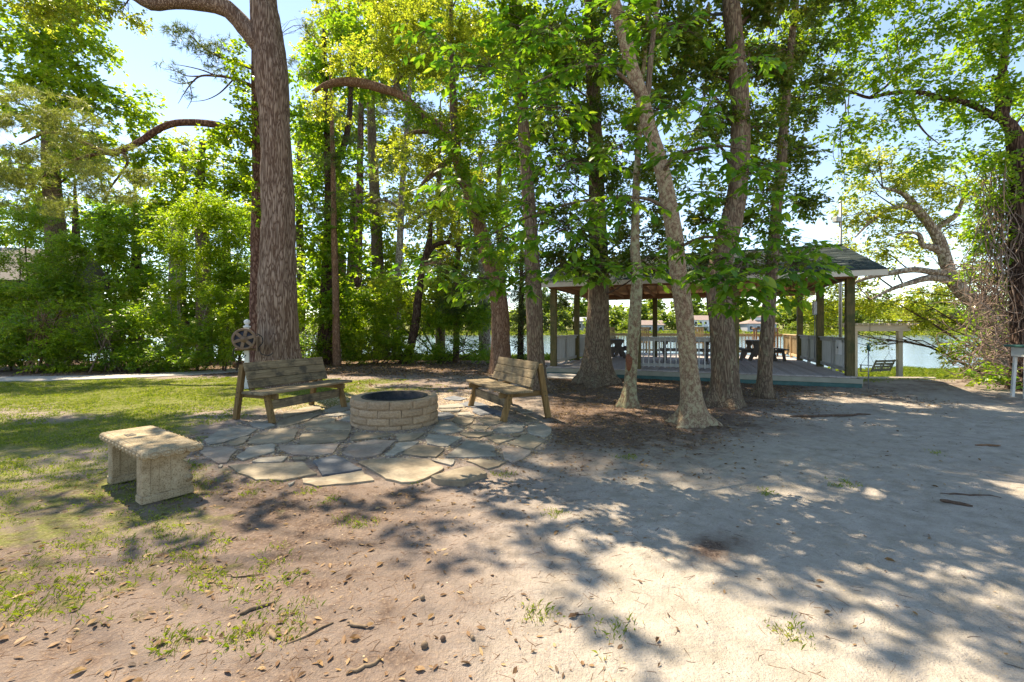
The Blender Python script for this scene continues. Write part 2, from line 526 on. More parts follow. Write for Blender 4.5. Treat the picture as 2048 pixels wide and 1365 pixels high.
def m_ground():
    t = NT('ground')
    at = t.node('ShaderNodeAttribute', attribute_name='mask')
    sep = t.node('ShaderNodeSeparateColor'); t.l.new(at.outputs['Color'], sep.inputs[0])
    grass, litter, tone = sep.outputs[0], sep.outputs[1], sep.outputs[2]
    v = t.coords('pos')
    big = t.noise(v, .7, 5, .6); mid = t.noise(v, 5.5, 6, .65); fine = t.noise(v, 45, 4, .7); grit = t.noise(v, 150, 2, .6)
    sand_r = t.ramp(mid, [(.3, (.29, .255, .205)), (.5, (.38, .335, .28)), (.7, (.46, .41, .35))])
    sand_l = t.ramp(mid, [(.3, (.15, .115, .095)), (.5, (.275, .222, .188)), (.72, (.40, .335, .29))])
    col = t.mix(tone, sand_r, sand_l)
    speck = t.ramp(grit, [(.28, (.35, .32, .30)), (.42, (1, 1, 1))])
    col = t.mix(.7, col, speck, 'MULTIPLY')
    lit = t.ramp(fine, [(.28, (.045, .03, .024)), (.48, (.125, .085, .065)), (.62, (.22, .16, .12)), (.75, (.34, .27, .20))])
    lm = t.math('ADD', t.math('MULTIPLY', litter, 1.5), t.math('MULTIPLY', t.math('SUBTRACT', mid, .5), 2.6))
    lm = t.math('ADD', lm, t.math('MULTIPLY', t.math('SUBTRACT', big, .5), 2.0))
    lm = t.math('ADD', lm, t.math('MULTIPLY', t.math('SUBTRACT', fine, .5), 1.4))
    lm = t.ramp(t.math('MULTIPLY', lm, .8), [(.2, (0, 0, 0)), (.95, (1, 1, 1))])
    col = t.mix(lm, col, lit)
    gr = t.ramp(fine, [(.3, (.085, .10, .025)), (.5, (.155, .165, .045)), (.7, (.235, .225, .09))])
    gm = t.math('ADD', t.math('MULTIPLY', grass, 1.5), t.math('MULTIPLY', t.math('SUBTRACT', mid, .55), 2.6))
    gm = t.math('ADD', gm, t.math('MULTIPLY', t.math('SUBTRACT', big, .5), 2.4))
    gm = t.ramp(t.math('MULTIPLY', gm, .8), [(.36, (0, 0, 0)), (.9, (1, 1, 1))])
    col = t.mix(gm, col, gr)
    h = t.math('ADD', t.math('MULTIPLY', fine, .8), t.math('MULTIPLY', mid, 1.4))
    dimple = t.noise(v, 2.6, 2, .5, .4)
    h = t.math('ADD', h, t.math('MULTIPLY', grit, .25))
    h = t.math('ADD', h, t.math('MULTIPLY', dimple, 2.6))
    t.principled(col, .95, h, .7, .045, .1)
    return t.m
M['ground'] = m_ground()
# ------------------------------------------------------------------ ground, lake, path
def y_edge(x):
    return 21.0 - 7.8 * sstep(5.0, 9.5, x)

def G0(x, y):
    x = np.asarray(x, float); y = np.asarray(y, float)
    t = y - y_edge(x)
    z = np.interp(t, [0, 5.8, 15.4, 25, 40], [0, -.72, -1.2, -2.2, -3.0])
    far = np.interp(y, [150, 165, 174, 178, 205, 300, 600], [-3, -3, -1.2, -.75, .6, 3, 12])
    return np.where(y > 120, far, z)

def pix(x, y):
    ye = np.maximum(y, 1.35)
    return 1024 + x * FPX / ye, HOR + CAMH * FPX / ye

OUTLINE = [(395, 892), (470, 848), (560, 815), (700, 785), (830, 788), (930, 784), (1010, 800), (1085, 845), (1108, 872), (1082, 908), (985, 955), (870, 966), (740, 972), (600, 976), (452, 940), (392, 915)]
def in_poly(u, v, poly):
    r = np.zeros(np.shape(u), bool)
    n = len(poly)
    for i in range(n):
        (x1, y1), (x2, y2) = poly[i], poly[(i + 1) % n]
        c = ((y1 > v) != (y2 > v))
        r ^= c & (u < (x2 - x1) * (v - y1) / (y2 - y1 + 1e-9) + x1)
    return r

def grass_mask(x, y):
    u, v = pix(x, y)
    m = sstep(754, 766, v) * (1 - sstep(870, 985, v)) * (1 - sstep(300, 500, u))
    m = np.maximum(m, .95 * sstep(754, 762, v) * (1 - sstep(800, 850, v)) * (1 - sstep(640, 930, u)))
    m = np.maximum(m, .62 * sstep(880, 930, v) * (1 - sstep(1060, 1150, v)) * (1 - sstep(330, 560, u)))
    m = np.maximum(m, .36 * sstep(1050, 1110, v) * (1 - sstep(1240, 1330, v)) * (1 - sstep(420, 640, u)))
    m = m * (1 - .55 * np.exp(-((u - 60) / 170) ** 2 - ((v - 830) / 22) ** 2))
    m = m * (1 - .45 * np.exp(-((u - 300) / 260) ** 2 - ((v - 905) / 12) ** 2))
    bank = sstep(-1.0, 1.4, y - y_edge(x) + 4 * (fbm(x * .7, y * .7, seed=23) - .5)) * sstep(6.5, 9.5, x) * (y < 120)
    m = np.maximum(m, .95 * bank)
    m = np.where(y > 170, .95, m)
    return m

def litter_mask(x, y):
    u, v = pix(x, y)
    a = sstep(1060, 1130, u) * (1 - sstep(1440, 1900, u + (v - 780) * 1.9)) * (1 - sstep(820, 1010, v)) * sstep(740, 750, v)
    b = (1 - sstep(746, 757, v)) * (1 - sstep(1060, 1120, u))
    c = .60 * sstep(930, 980, v) * (1 - sstep(720, 1150, u))
    d = .55 * (1 - sstep(765, 850, v)) * sstep(1560, 1720, u)
    e = .28 * (1 - sstep(800, 860, v)) * sstep(640, 700, u) * (1 - sstep(1060, 1120, u))
    f = .8 * np.exp(-((u - 1430) / 75) ** 2 - ((v - 1098) / 30) ** 2)
    r = np.maximum.reduce([a, b, c, e, d, f])
    return np.where(y > y_edge(x) + 4, .15, r)

def relief(x, y):
    u, v = pix(x, y)
    near = 1 - sstep(14, 22, y)
    pat = in_poly(u, v, OUTLINE) & (y > 1.4)
    amp = np.where(pat, .15, 1.0) * near
    return amp * (.030 * (fbm(x * 1.7, y * 1.7, seed=3, oct=3) - .5) + .026 * (fbm(x * 8, y * 8, seed=5, oct=3) - .5)) - .004 * pat

def G(x, y):
    return G0(x, y) + relief(np.asarray(x, float), np.asarray(y, float))

def spaced(a, b, step, lo, hi, n):
    core = np.arange(a, b + 1e-6, step)
    l = a - np.geomspace(step, a - lo, n)[::-1] if lo < a else []
    r = b + np.geomspace(step, hi - b, n)
    return np.concatenate([l, core, r])

gx = spaced(-6, 7, .055, -900, 900, 55)
gy = spaced(1.5, 9.5, .05, -250, 1500, 75)
XX, YY = np.meshgrid(gx, gy)
ZZ = G(XX, YY)
nx, ny = len(gx), len(gy)
idx = np.arange(nx * ny).reshape(ny, nx)
F = np.stack([idx[:-1, :-1], idx[:-1, 1:], idx[1:, 1:], idx[1:, :-1]], -1).reshape(-1, 4)
U_, V_ = pix(XX, YY)
mask = np.zeros((nx * ny, 4)); mask[:, 3] = 1
mask[:, 0] = grass_mask(XX, YY).ravel(); mask[:, 1] = litter_mask(XX, YY).ravel()
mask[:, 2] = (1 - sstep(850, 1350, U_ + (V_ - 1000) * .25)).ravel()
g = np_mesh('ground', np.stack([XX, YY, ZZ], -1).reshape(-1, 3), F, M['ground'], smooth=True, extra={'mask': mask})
tag(g, kind='structure')

wx = np.array([-900, -40, 0, 40, 900.]); wy = np.array([18, 30, 60, 100, 182.])
WX, WY = np.meshgrid(wx, wy)
wi = np.arange(25).reshape(5, 5)
wf = np.stack([wi[:-1, :-1], wi[:-1, 1:], wi[1:, 1:], wi[1:, :-1]], -1).reshape(-1, 4)
lake = np_mesh('lake', np.stack([WX, WY, np.full_like(WX, -1.2)], -1).reshape(-1, 3), wf, M['water'])
tag(lake, kind='structure')

# concrete path curving behind the lawn
pc = catmull(np.array([PG(u, v) for u, v in ((-700, 768), (-300, 764), (0, 760.5), (200, 756), (330, 751), (430, 745), (495, 740), (560, 735.5))]), 40)
mb = MB(); vs = []
for i, p in enumerate(pc):
    tn = unit((pc[min(i + 1, 39)] - pc[max(i - 1, 0)]))
    s = np.array((-tn[1], tn[0], 0)); wdt = .62
    for q in (p + s * wdt, p - s * wdt):
        vs.append((q[0], q[1], .03)); vs.append((q[0], q[1], -.06))
fs = []
for i in range(39):
    a = i * 4; b = a + 4
    fs += [(a, a + 2, b + 2, b), (a + 2, a + 3, b + 3, b + 2), (a + 1, a, b, b + 1)]
mb.add(vs, fs)
tag(mb.build('path', M['slab']), kind='structure')

# ------------------------------------------------------------------ flagstone patio
A = lambda pts: [(380 + x * .18555, 780 + y * .18555) for x, y in pts]
B = lambda pts: [(740 + x * .18555, 780 + y * .18555) for x, y in pts]
STONES = [
 ('grey', A([(140,540),(300,430),(540,375),(740,420),(650,480),(370,560),(210,590)])),
 ('grey', A([(640,350),(760,310),(850,330),(930,380),(800,420),(680,400)])),
 ('pink', A([(100,660),(160,620),(400,605),(520,640),(470,690),(400,780),(300,790),(180,730)])),
 ('tan', A([(600,575),(690,485),(980,405),(1170,425),(1140,520),(1080,555),(800,580)])),
 ('tan', A([(375,575),(560,505),(655,495),(585,570),(480,600)])),
 ('grey', A([(480,720),(640,612),(900,572),(935,600),(925,660),(700,720),(560,760)])),
 ('tan', A([(1145,575),(1190,465),(1500,445),(1740,445),(1690,530),(1500,565),(1250,585)])),
 ('pink', A([(950,592),(1120,592),(1630,573),(1550,680),(1330,708),(1100,698),(965,640)])),
 ('grey', A([(650,770),(750,730),(1070,707),(1000,775),(800,785)])),
 ('tan', A([(400,810),(640,795),(1230,768),(1385,900),(1180,940),(1000,975),(700,970),(500,890)])),
 ('blue', A([(1310,762),(1560,692),(1690,740),(1720,762),(1865,850),(1420,918)])),
 ('tan', A([(1195,952),(1430,937),(1870,864),(2005,972),(1700,1010),(1350,1040),(1200,1000)])),
 ('tan', A([(1215,372),(1400,273),(1580,303),(1570,338),(1740,352),(1745,428),(1500,430),(1230,420)])),
 ('grey', A([(1605,330),(1655,282),(1750,272),(1760,338)])),
 ('tan', A([(945,330),(1200,263),(1395,263),(1250,338),(1000,398),(930,390)])),
 ('pink', A([(1620,680),(1725,585),(1960,533),(2225,545),(2175,590),(2075,678),(1950,718),(1780,730)])),
 ('tan', A([(1795,772),(1950,742),(2250,728),(2555,737),(2755,832),(2690,880),(2595,930),(2440,988),(2280,998),(2100,958),(1990,888)])),
 ('grey', A([(1430,220),(1560,172),(1740,132),(1745,198),(1640,238),(1500,250)])),
 ('grey', A([(1400,272),(1640,244),(1745,214),(1750,262),(1640,273),(1590,288)])),
 ('grey', A([(1040,1010),(1140,975),(1110,1010),(1060,1030)])),
 ('grey', A([(290,830),(330,797),(365,800),(330,840)])),
 ('tan', A([(1090,722),(1280,718),(1250,748),(1100,748)])),
 ('tan', A([(1720,538),(1785,455),(2100,463),(2185,480),(1960,522)])),
 ('tan', B([(262,472),(400,472),(595,455),(555,490),(480,533),(300,556),(275,520)])),
 ('grey', B([(155,698),(305,562),(535,553),(470,608),(250,706)])),
 ('tan', B([(335,685),(465,593),(620,593),(815,626),(718,722),(560,718)])),
 ('grey', B([(585,520),(622,473),(1005,502),(928,550),(850,607),(740,607),(610,578)])),
 ('grey', B([(672,438),(742,333),(880,342),(1020,430),(900,463),(760,473)])),
 ('grey', B([(805,722),(1002,562),(1042,533),(1335,592),(1365,650),(1300,660),(1368,712),(1000,728)])),
 ('tan', B([(955,470),(1130,443),(1345,461),(1180,512),(1060,508)])),
 ('tan', B([(1063,400),(1130,368),(1295,400),(1258,428),(1120,432)])),
 ('grey', B([(1313,430),(1440,367),(1678,372),(1655,440),(1540,463),(1400,458)])),
 ('grey', B([(1703,380),(1880,367),(1958,410),(1958,468),(1888,503),(1692,460)])),
 ('tan', B([(1255,520),(1342,473),(1565,521),(1390,582)])),
 ('tan', B([(1474,570),(1660,483),(1720,477),(1897,550),(1768,637),(1650,622)])),
 ('pink', B([(1414,620),(1480,608),(1745,650),(1680,720),(1540,773),(1440,738)])),
 ('tan', B([(1025,760),(1180,738),(1485,771),(1400,820),(1270,853),(1180,825)])),
 ('grey', B([(645,752),(790,742),(926,747),(908,800),(878,813),(770,790)])),
 ('tan', B([(640,930),(760,892),(1060,815),(1170,825),(1280,895),(1080,955),(1020,990),(880,985),(700,960)])),
 ('tan', B([(1163,335),(1240,287),(1420,287),(1447,340),(1350,373),(1230,368)])),
 ('tan', B([(873,330),(920,293),(1127,292),(1108,350),(1030,388),(950,368)])),
 ('blue', B([(1102,238),(1110,197),(1300,192),(1447,240),(1280,263),(1180,273)])),
 ('grey', B([(933,270),(950,243),(1080,238),(1137,270),(1060,283)])),
 ('blue', B([(722,240),(850,237),(927,275),(860,303),(730,318)])),
 ('grey', B([(727,207),(850,203),(995,207),(958,233),(760,228)])),
 ('blue', B([(1342,252),(1450,237),(1440,288)])),
 ('grey', B([(730,167),(960,143),(1045,180),(900,193),(730,193)])),
 ('blue', B([(780,90),(900,62),(1050,90),(980,113),(850,108)])),
 ('blue', B([(945,150),(1100,113),(1300,170),(1280,183),(1110,188),(1050,178)])),
 ('tan', B([(1540,302),(1700,273),(1830,320),(1700,333)])),
 ('grey', B([(1570,212),(1750,203),(1760,238),(1620,248)])),
 ('tan', B([(1503,480),(1640,468),(1600,498),(1550,498)])),
 ('tan', A([(1000,250),(1250,180),(1400,165),(1420,205),(1230,250),(1000,300)])),
]
patio = thing('patio', 'round patio of irregular flagstones around the fire pit', 'patio', (*PG(740, 885)[:2], 0))
tag(patio, kind='structure')
P0 = PG(740, 885)
for i, (k, poly) in enumerate(STONES):
    z1 = .013 + .007 * random.random() + (.035 if i == 38 else 0)
    pts = [PG(u, v, z1)[:2] - P0[:2] for u, v in poly]
    cen = sum(pts) / len(pts); pts = [q - (q - cen) / max(np.linalg.norm(q - cen), .05) * .016 for q in pts]
    # roughen the outline: extra points with a small jitter
    out = []
    for a, b in zip(pts, pts[1:] + pts[:1]):
        L = np.linalg.norm(b - a); out.append(a)
        k2 = int(L / .13)
        nrm = np.array((-(b - a)[1], (b - a)[0])) / max(L, 1e-6)
        for j in range(1, k2 + 1):
            out.append(a + (b - a) * j / (k2 + 1) + nrm * random.uniform(-.014, .014))
    if sum(a[0] * b[1] - b[0] * a[1] for a, b in zip(out, out[1:] + out[:1])) < 0: out.reverse()
    mb = MB(); mb.prism(out, -.045, z1, .003)
    mb.build('flagstone', M['flag_' + k], patio)

# gravel between the stones
def pebble_mesh(name, P, r, mat, parent=None, squash=.65):
    n = len(P)
    base = np.array([(1, 0, 0), (0, 1, 0), (-1, 0, 0), (0, -1, 0), (0, 0, squash), (0, 0, -squash)], float)
    ang = RNG.uniform(0, 6.28, n); ca, sa = np.cos(ang), np.sin(ang)
    sx = RNG.uniform(.7, 1.35, n)
    b = base[None].repeat(n, 0) * r[:, None, None]
    b[:, :, 0] *= sx[:, None]
    x = b[:, :, 0] * ca[:, None] - b[:, :, 1] * sa[:, None]; y = b[:, :, 0] * sa[:, None] + b[:, :, 1] * ca[:, None]
    V = np.stack([x, y, b[:, :, 2]], -1) + P[:, None]
    f = np.array([(0, 1, 4), (1, 2, 4), (2, 3, 4), (3, 0, 4)])
    Fc = f[None] + (np.arange(n) * 6)[:, None, None]
    return np_mesh(name, V.reshape(-1, 3), Fc.reshape(-1, 3), mat, parent, rnd=np.repeat(RNG.random(n), 4))
def m_rnd(name, stops, rough=.85):
    t = NT(name)
    a = t.node('ShaderNodeAttribute', attribute_name='rnd')
    t.principled(t.ramp(a.outputs['Fac'], [(i / (len(stops) - 1), c) for i, c in enumerate(stops)]), rough)
    return t.m
M['pebble'] = m_rnd('pebble', [(.17, .11, .06), (.33, .23, .12), (.45, .34, .20), (.50, .42, .30), (.30, .25, .20)])
pu, pv = RNG.uniform(-4.6, .9, 42000), RNG.uniform(5.1, 11.3, 42000)
uu, vv = pix(pu, pv)
ok = in_poly(uu, vv, OUTLINE) & (np.hypot(pu + 1.89, pv - 7.27) > .69)
pu, pv = pu[ok][:15000], pv[ok][:15000]
gv = pebble_mesh('gravel', np.stack([pu, pv, G(pu, pv) + .002], -1), RNG.uniform(.007, .016, len(pu)), M['pebble'])
tag(gv, 'tan pea gravel filling the joints between flagstones', 'gravel', kind='stuff')

# ------------------------------------------------------------------ fire pit
pit = thing('fire_pit', 'round fire pit of tan concrete blocks with black steel ring', 'fire pit', (-1.89, 7.27, 0))
def block_mesh(h, seed):
    n = 7; hw = math.pi / 12 - .006
    vs, fs = [], []
    rows = 5
    for j in range(rows):
        for i in range(n):
            a = -hw + 2 * hw * i / (n - 1)
            edge = (i in (0, n - 1)) or (j in (0, rows - 1))
            r = .672 + (0 if edge else .013 + .020 * (fbm(np.array([i * .9 + seed * 7.]), np.array([j * .9]), seed=seed)[0] - .4))
            z = h * j / (rows - 1)
            if edge: r -= .004
            vs.append((r * math.cos(a), r * math.sin(a), z))
    for j in range(rows - 1):
        for i in range(n - 1):
            fs.append((j * n + i, j * n + i + 1, (j + 1) * n + i + 1, (j + 1) * n + i))
    b0 = len(vs)
    for z in (0, h):
        for i in range(n):
            a = -hw + 2 * hw * i / (n - 1)
            vs.append((.50 * math.cos(a), .50 * math.sin(a), z))
    top = (rows - 1) * n
    for i in range(n - 1):
        fs.append((top + i, top + i + 1, b0 + n + i + 1, b0 + n + i))
        fs.append((i + 1, i, b0 + i, b0 + i + 1))
        fs.append((b0 + i + 1, b0 + i, b0 + n + i, b0 + n + i + 1))
    fs.append(tuple([j * n for j in range(rows)] + [b0 + n, b0])[::-1])
    fs.append(tuple([j * n + n - 1 for j in range(rows)] + [b0 + n + n - 1, b0 + n - 1]))
    me = bpy.data.meshes.new('block'); me.from_pydata(vs, [], fs); me.update()
    me.materials.append(M['pavers'])
    return me
courses = [(-.055, .107), (.055, .112), (.170, .112), (.285, .125)]
for ci, (z0, h) in enumerate(courses):
    var = [block_mesh(h, ci * 5 + s) for s in range(4)]
    for k in range(12):
        o = bpy.data.objects.new('block', var[(k * 3 + ci) % 4])
        o.location = (0, 0, z0); o.rotation_euler = (0, 0, 2 * math.pi * (k + .5 * (ci % 2)) / 12 + .13)
        link(o, pit)
def ring(mb, prof, n, c=(0, 0, 0)):
    m = len(prof); vs = []; fs = []
    for r, z in prof:
        for i in range(n):
            a = 2 * math.pi * i / n; vs.append((c[0] + r * math.cos(a), c[1] + r * math.sin(a), c[2] + z))
    for k in range(m):
        k2 = (k + 1) % m
        for i in range(n):
            j = (i + 1) % n
            fs.append((k * n + i, k * n + j, k2 * n + j, k2 * n + i))
    mb.add(vs, fs, True)
mb = MB(); ring(mb, [(.497, .02), (.497, .408), (.525, .412), (.525, .418), (.485, .418), (.485, .02)], 48)
mb.build('steel_ring', M['metal_dark'], pit)
mb = MB(); mb.lathe([(.484, .03), (.484, .09), (.3, .12), (.1, .13)], 32)
mb.build('ash_bed', M['ash'], pit)

# ------------------------------------------------------------------ wooden benches
def make_bench(name, label, loc, ex, L=1.56):
    rz = math.atan2(ex[1], ex[0])
    t = thing(name, label, 'bench', loc, rz, 'wooden benches around the fire pit')
    for k, y0 in enumerate((-.03, .215)):
        mb = MB(); mb.box((L / 2, y0 + .119, .482), (L + .38, .234, .04), bev=.008); mb.build('seat_plank', M['bench_x'], t)
    dy, dz = .15, .43
    tl = unit((0, dy, dz))
    nrm = np.array((0, -tl[2], tl[1]))
    for k in range(3):
        mid = np.array((L / 2, .475, .525)) + tl * (.0725 + .147 * k)
        a = mid + np.array((-L / 2 - .03, 0, 0)); b = mid + np.array((L / 2 + .05, 0, 0))
        mb = MB(); mb.bar(a, b, .04, .142, up=tuple(tl), bev=.007)
        mb.build('back_plank', M['bench_x'], t)
    for x in (0, L):
        mb = MB(); mb.bar((x, 0, 0), (x, .13, .465), .07, .095, up=(0, -1, .3), bev=.006); lg = mb.build('leg', M['bench_z'], t)
        mb = MB()
        for q in (.75, .88):
            p = np.array((x + .037, .13 * q, .465 * q)); mb.tube([p - (.078, 0, 0), p + (.004, 0, 0)], [.009, .009], 6)
        mb.build('bolt', M['metal_dark'], lg)
        mb = MB(); mb.bar((x, .83, 0), (x, .665, .90), .07, .095, up=(0, -1, .3), bev=.006); lg = mb.build('leg', M['bench_z'], t)
        mb = MB()
        for q in (.42, .5):
            p = np.array((x + .037, .83 - .165 * q, .90 * q)); mb.tube([p - (.078, 0, 0), p + (.004, 0, 0)], [.009, .009], 6)
        mb.build('bolt', M['metal_dark'], lg)
        s = 1 if x == 0 else -1
        mb = MB(); mb.box((x + s * .057, .38, .415), (.04, .86, .09), bev=.005); mb.build('seat_rail', M['bench_y'], t)
        mb = MB(); mb.bar((x + s * .06, .475 + .03, .46), (x + s * .06, .475 + .03 + .15, .93), .045, .04, up=tuple(nrm)); mb.build('back_batten', M['bench_z'], t)
    mb = MB(); mb.box((L / 2, .10, .28), (L - .075, .038, .145), bev=.006); mb.build('stretcher', M['bench_x'], t)
    return t
make_bench('wooden_bench', 'weathered wooden bench left of fire pit below big oak', PG(545, 848), (.38, .925))
make_bench('wooden_bench', 'weathered wooden bench right of fire pit facing left', PG(941, 814), (.425, -.905), 1.53)

# ------------------------------------------------------------------ cast stone bench
sb = thing('stone_bench', 'small cast stone bench with carved oval edge on the grass', 'bench', (-3.425, 4.245, 0), math.atan2(-.584, .812))
hx, hy, zt = .60, .185, .478
mb = MB(); mb.box((0, 0, zt - .028), (2 * hx, 2 * hy, .056), bev=.008); mb.build('seat_top', M['cast'], sb)
prof = [(0, -.004), (.012, -.006), (.026, -.014), (.036, -.032), (.036, -.05), (.024, -.068), (.006, -.078), (-.03, -.08)]
mb = MB(); n = len(prof); vs = []; fs = []
for q, z in prof:
    for sx, sy in ((-1, -1), (1, -1), (1, 1), (-1, 1)):
        vs.append((sx * (hx + q), sy * (hy + q), zt + z))
for k in range(n - 1):
    for i in range(4):
        j = (i + 1) % 4
        fs.append(((k + 1) * 4 + i, (k + 1) * 4 + j, k * 4 + j, k * 4 + i))
fs.append(tuple((n - 1) * 4 + i for i in (3, 2, 1, 0)))
mb.add(vs, fs)
mb.build('edge_moulding', M['cast'], sb)
def oval_mesh(rx, rz):
    mb = MB(); vs = []; fs = []; n = 12
    for r, o in ((1.0, 0), (.86, .010), (.74, .010), (.68, .002), (.50, .013), (.0001, .019)):
        for i in range(n):
            a = 2 * math.pi * i / n; vs.append((rx * r * math.cos(a), -o, rz * r * math.sin(a)))
    for k in range(5):
        for i in range(n):
            j = (i + 1) % n; fs.append((k * n + i, k * n + j, (k + 1) * n + j, (k + 1) * n + i))
    me = bpy.data.meshes.new('carved_oval'); me.from_pydata(vs, [], fs); me.polygons.foreach_set('use_smooth', [True] * len(fs)); me.update()
    me.materials.append(M['cast']); return me
om = oval_mesh(.044, .031)
for side in range(4):
    ln, per, ang = (hx, hy + .033, 0) if side % 2 == 0 else (hy, hx + .033, math.pi / 2)
    cnt = 12 if side % 2 == 0 else 4
    ang = side * math.pi / 2
    for k in range(cnt):
        s = -ln + 2 * ln * (k + .5) / cnt
        o = bpy.data.objects.new('carved_oval', om)
        ca, sa = math.cos(ang), math.sin(ang)
        o.location = (s * ca + per * sa, s * sa - per * ca, zt - .041); o.rotation_euler = (0, 0, ang)
        link(o, sb)
leg_prof = [(-.178, 0), (.185, 0), (.188, .07), (.165, .078), (.182, .11), (.186, .15), (.172, .19), (.150, .205), (.162, .225), (.165, .255), (.150, .285), (.120, .300), (.105, .315), (.13, .335), (.165, .36), (.178, .40), (-.178, .40)]
for sx in (-.43, .43):
    mb = MB(); n = len(leg_prof)
    vs = [(sx - .06, y, z) for y, z in leg_prof] + [(sx + .06, y, z) for y, z in leg_prof]
    fs = [tuple(range(n))[::-1], tuple(n + i for i in range(n))] + [(i, (i + 1) % n, n + (i + 1) % n, n + i) for i in range(n)]
    mb.add(vs, fs); lg = mb.build('leg', M['cast'], sb)
    mb = MB()
    mb.box((sx, 0.002, .034), (.152, .39, .068), bev=.008)
    mb.build('plinth', M['cast'], lg)
    mb = MB()
    mb.box((sx, -.155, .235), (.144, .062, .335), bev=.006); mb.box((sx, -.02, .235), (.134, .085, .33), bev=.006)
    mb.build('pilaster', M['cast'], lg)
    mb = MB()
    for zc, r in ((.145, .036), (.252, .026)):
        mb.tube([(sx - .07, .152, zc), (sx + .07, .152, zc)], [r, r], 12)
        mb.tube([(sx - .075, .152, zc), (sx + .075, .152, zc)], [r * .5, r * .5], 10)
    mb.build('scroll', M['cast'], lg)
pl = MB(); pl.box((-.22, -.085, zt + .001), (.12, .07, .006)); pq = pl.build('plaque', M['metal_dark'], sb)
pl = MB()
for k in range(4): pl.box((-.22, -.107 + .015 * k, zt + .0045), (.096 - .012 * (k % 2), .004, .002))
pl.build('engraved_line', M['cast'], pq)
mb = MB(); mb.box((-.36, .10, zt + .004), (.035, .02, .008), rz=.5, bev=.003); 
tag(mb.build('bark_chip', M['twig']), 'tiny dark bark chip lying on the stone bench', 'bark chip')

# ------------------------------------------------------------------ pavilion on its deck
PRZ = math.atan2(-.38, .925)
pav = thing('pavilion', 'open timber pavilion with dark shingled gable roof on raised deck by lake', 'pavilion', (1.36, 14.68, 0), PRZ)
PAVM = Vector((1.36, 14.68, 0))
def pw(x, y, z=0.0):
    c, s = math.cos(PRZ), math.sin(PRZ)
    return (1.36 + x * c - y * s, 14.68 + x * s + y * c, z)
DX0, DX1, DY0, DY1, DZ = -.12, 8.14, -.3, 9.5, .27
bw = .1405
nb = int((DX1 - DX0) / .146)
me = None
for i in range(nb):
    if me is None:
        mb = MB(); mb.box((0, 0, 0), (bw, DY1 - DY0, .035), bev=.004)
        o = mb.build('deck_board', M['deck'], pav); me = o.data
    else:
        o = bpy.data.objects.new('deck_board', me); link(o, pav)
    o.location = (DX0 + .146 * (i + .5), (DY0 + DY1) / 2, DZ - .0175 + random.uniform(-.002, .002))
mb = MB(); mb.box(((DX0 + DX1) / 2, DY0 - .02, .168), (DX1 - DX0 + .06, .04, .125), bev=.004)
mb.box((DX0 - .02, (DY0 + DY1) / 2, .133), (.04, DY1 - DY0, .19)); mb.box((DX1 + .02, (DY0 + DY1) / 2, .133), (.04, DY1 - DY0, .19))
mb.build('deck_skirt', M['skirt'], pav)
mb = MB(); mb.box(((DX0 + DX1) / 2, DY0 - .0, .02), (DX1 - DX0 + .02, .04, .165)); mb.build('lower_skirt', M['skirt_teal'], pav)
mb = MB()
for y in (.4, 2.4, 4.4, 6.4, 8.4): mb.box(((DX0 + DX1) / 2, y, .13), (DX1 - DX0 - .1, .06, .2))
for x in (.2, 2.66, 5.32, 7.9):
    for y in (.4, 3.0, 6.2, 9.0): mb.box((x, y, -.9), (.2, .2, 1.86))
mb.build('substructure', M['beam'], pav)
XS = (0, 2.66, 5.32, 7.98)
posts = [(x, 0) for x in XS] + [(x, 6.1) for x in XS] + [(0, 3.05), (7.98, 3.05)]
mb = MB(); mb.box((0, 0, (DZ + 2.78) / 2), (.186, .186, 2.78 - DZ), bev=.006); o = mb.build('post', M['post'], pav); pm = o.data
for i, (x, y) in enumerate(posts):
    if i: o = bpy.data.objects.new('post', pm); link(o, pav)
    o.location = (x, y, 0); o.rotation_euler = (0, 0, (i % 4) * math.pi / 2)
for y in (0, 6.1):
    mb = MB(); mb.box((3.99, y, 2.875), (8.3, .11, .19), bev=.004); mb.build('beam', M['beam'], pav)
for x in (0, 7.98):
    mb = MB(); mb.box((x, 3.05, 2.875), (.11, 5.98, .19), bev=.004); mb.build('beam', M['beam'], pav)
OV, EZ, RZ, YM = .62, 2.94, 4.13, 3.05
sl = (RZ - EZ) / (YM + OV)
RX0, RX1 = -.42, 8.56
def rz_at(y): return EZ + sl * (min(y, 2 * YM - y) + OV)
k = 0; x = RX0 + .15
rf0 = None
while x < RX1:
    for side in (0, 1):
        a = (x, -OV + .03, EZ - .11) if not side else (x, 2 * YM + OV - .03, EZ - .11)
        b = (x, YM, RZ - .11)
        mb = MB(); mb.bar(a, b, .04, .13, up=(0, 0, 1)); mb.build('rafter', M['beam'], pav)
    x += .61
for x in (1.33, 2.66, 3.99, 5.32, 6.65):
    mb = MB(); mb.box((x, YM, 2.90), (.04, 6.1 - .12, .14)); mb.build('ceiling_joist', M['beam'], pav)
roof = MB()
t = .02
roof.add([(RX0, -OV, EZ - .035), (RX1, -OV, EZ - .035), (RX1, YM, RZ - .035), (RX0, YM, RZ - .035), (RX0, -OV, EZ - .01), (RX1, -OV, EZ - .01), (RX1, YM, RZ - .01), (RX0, YM, RZ - .01)],
         [(3, 2, 1, 0), (4, 5, 6, 7), (0, 1, 5, 4), (1, 2, 6, 5), (3, 0, 4, 7)])
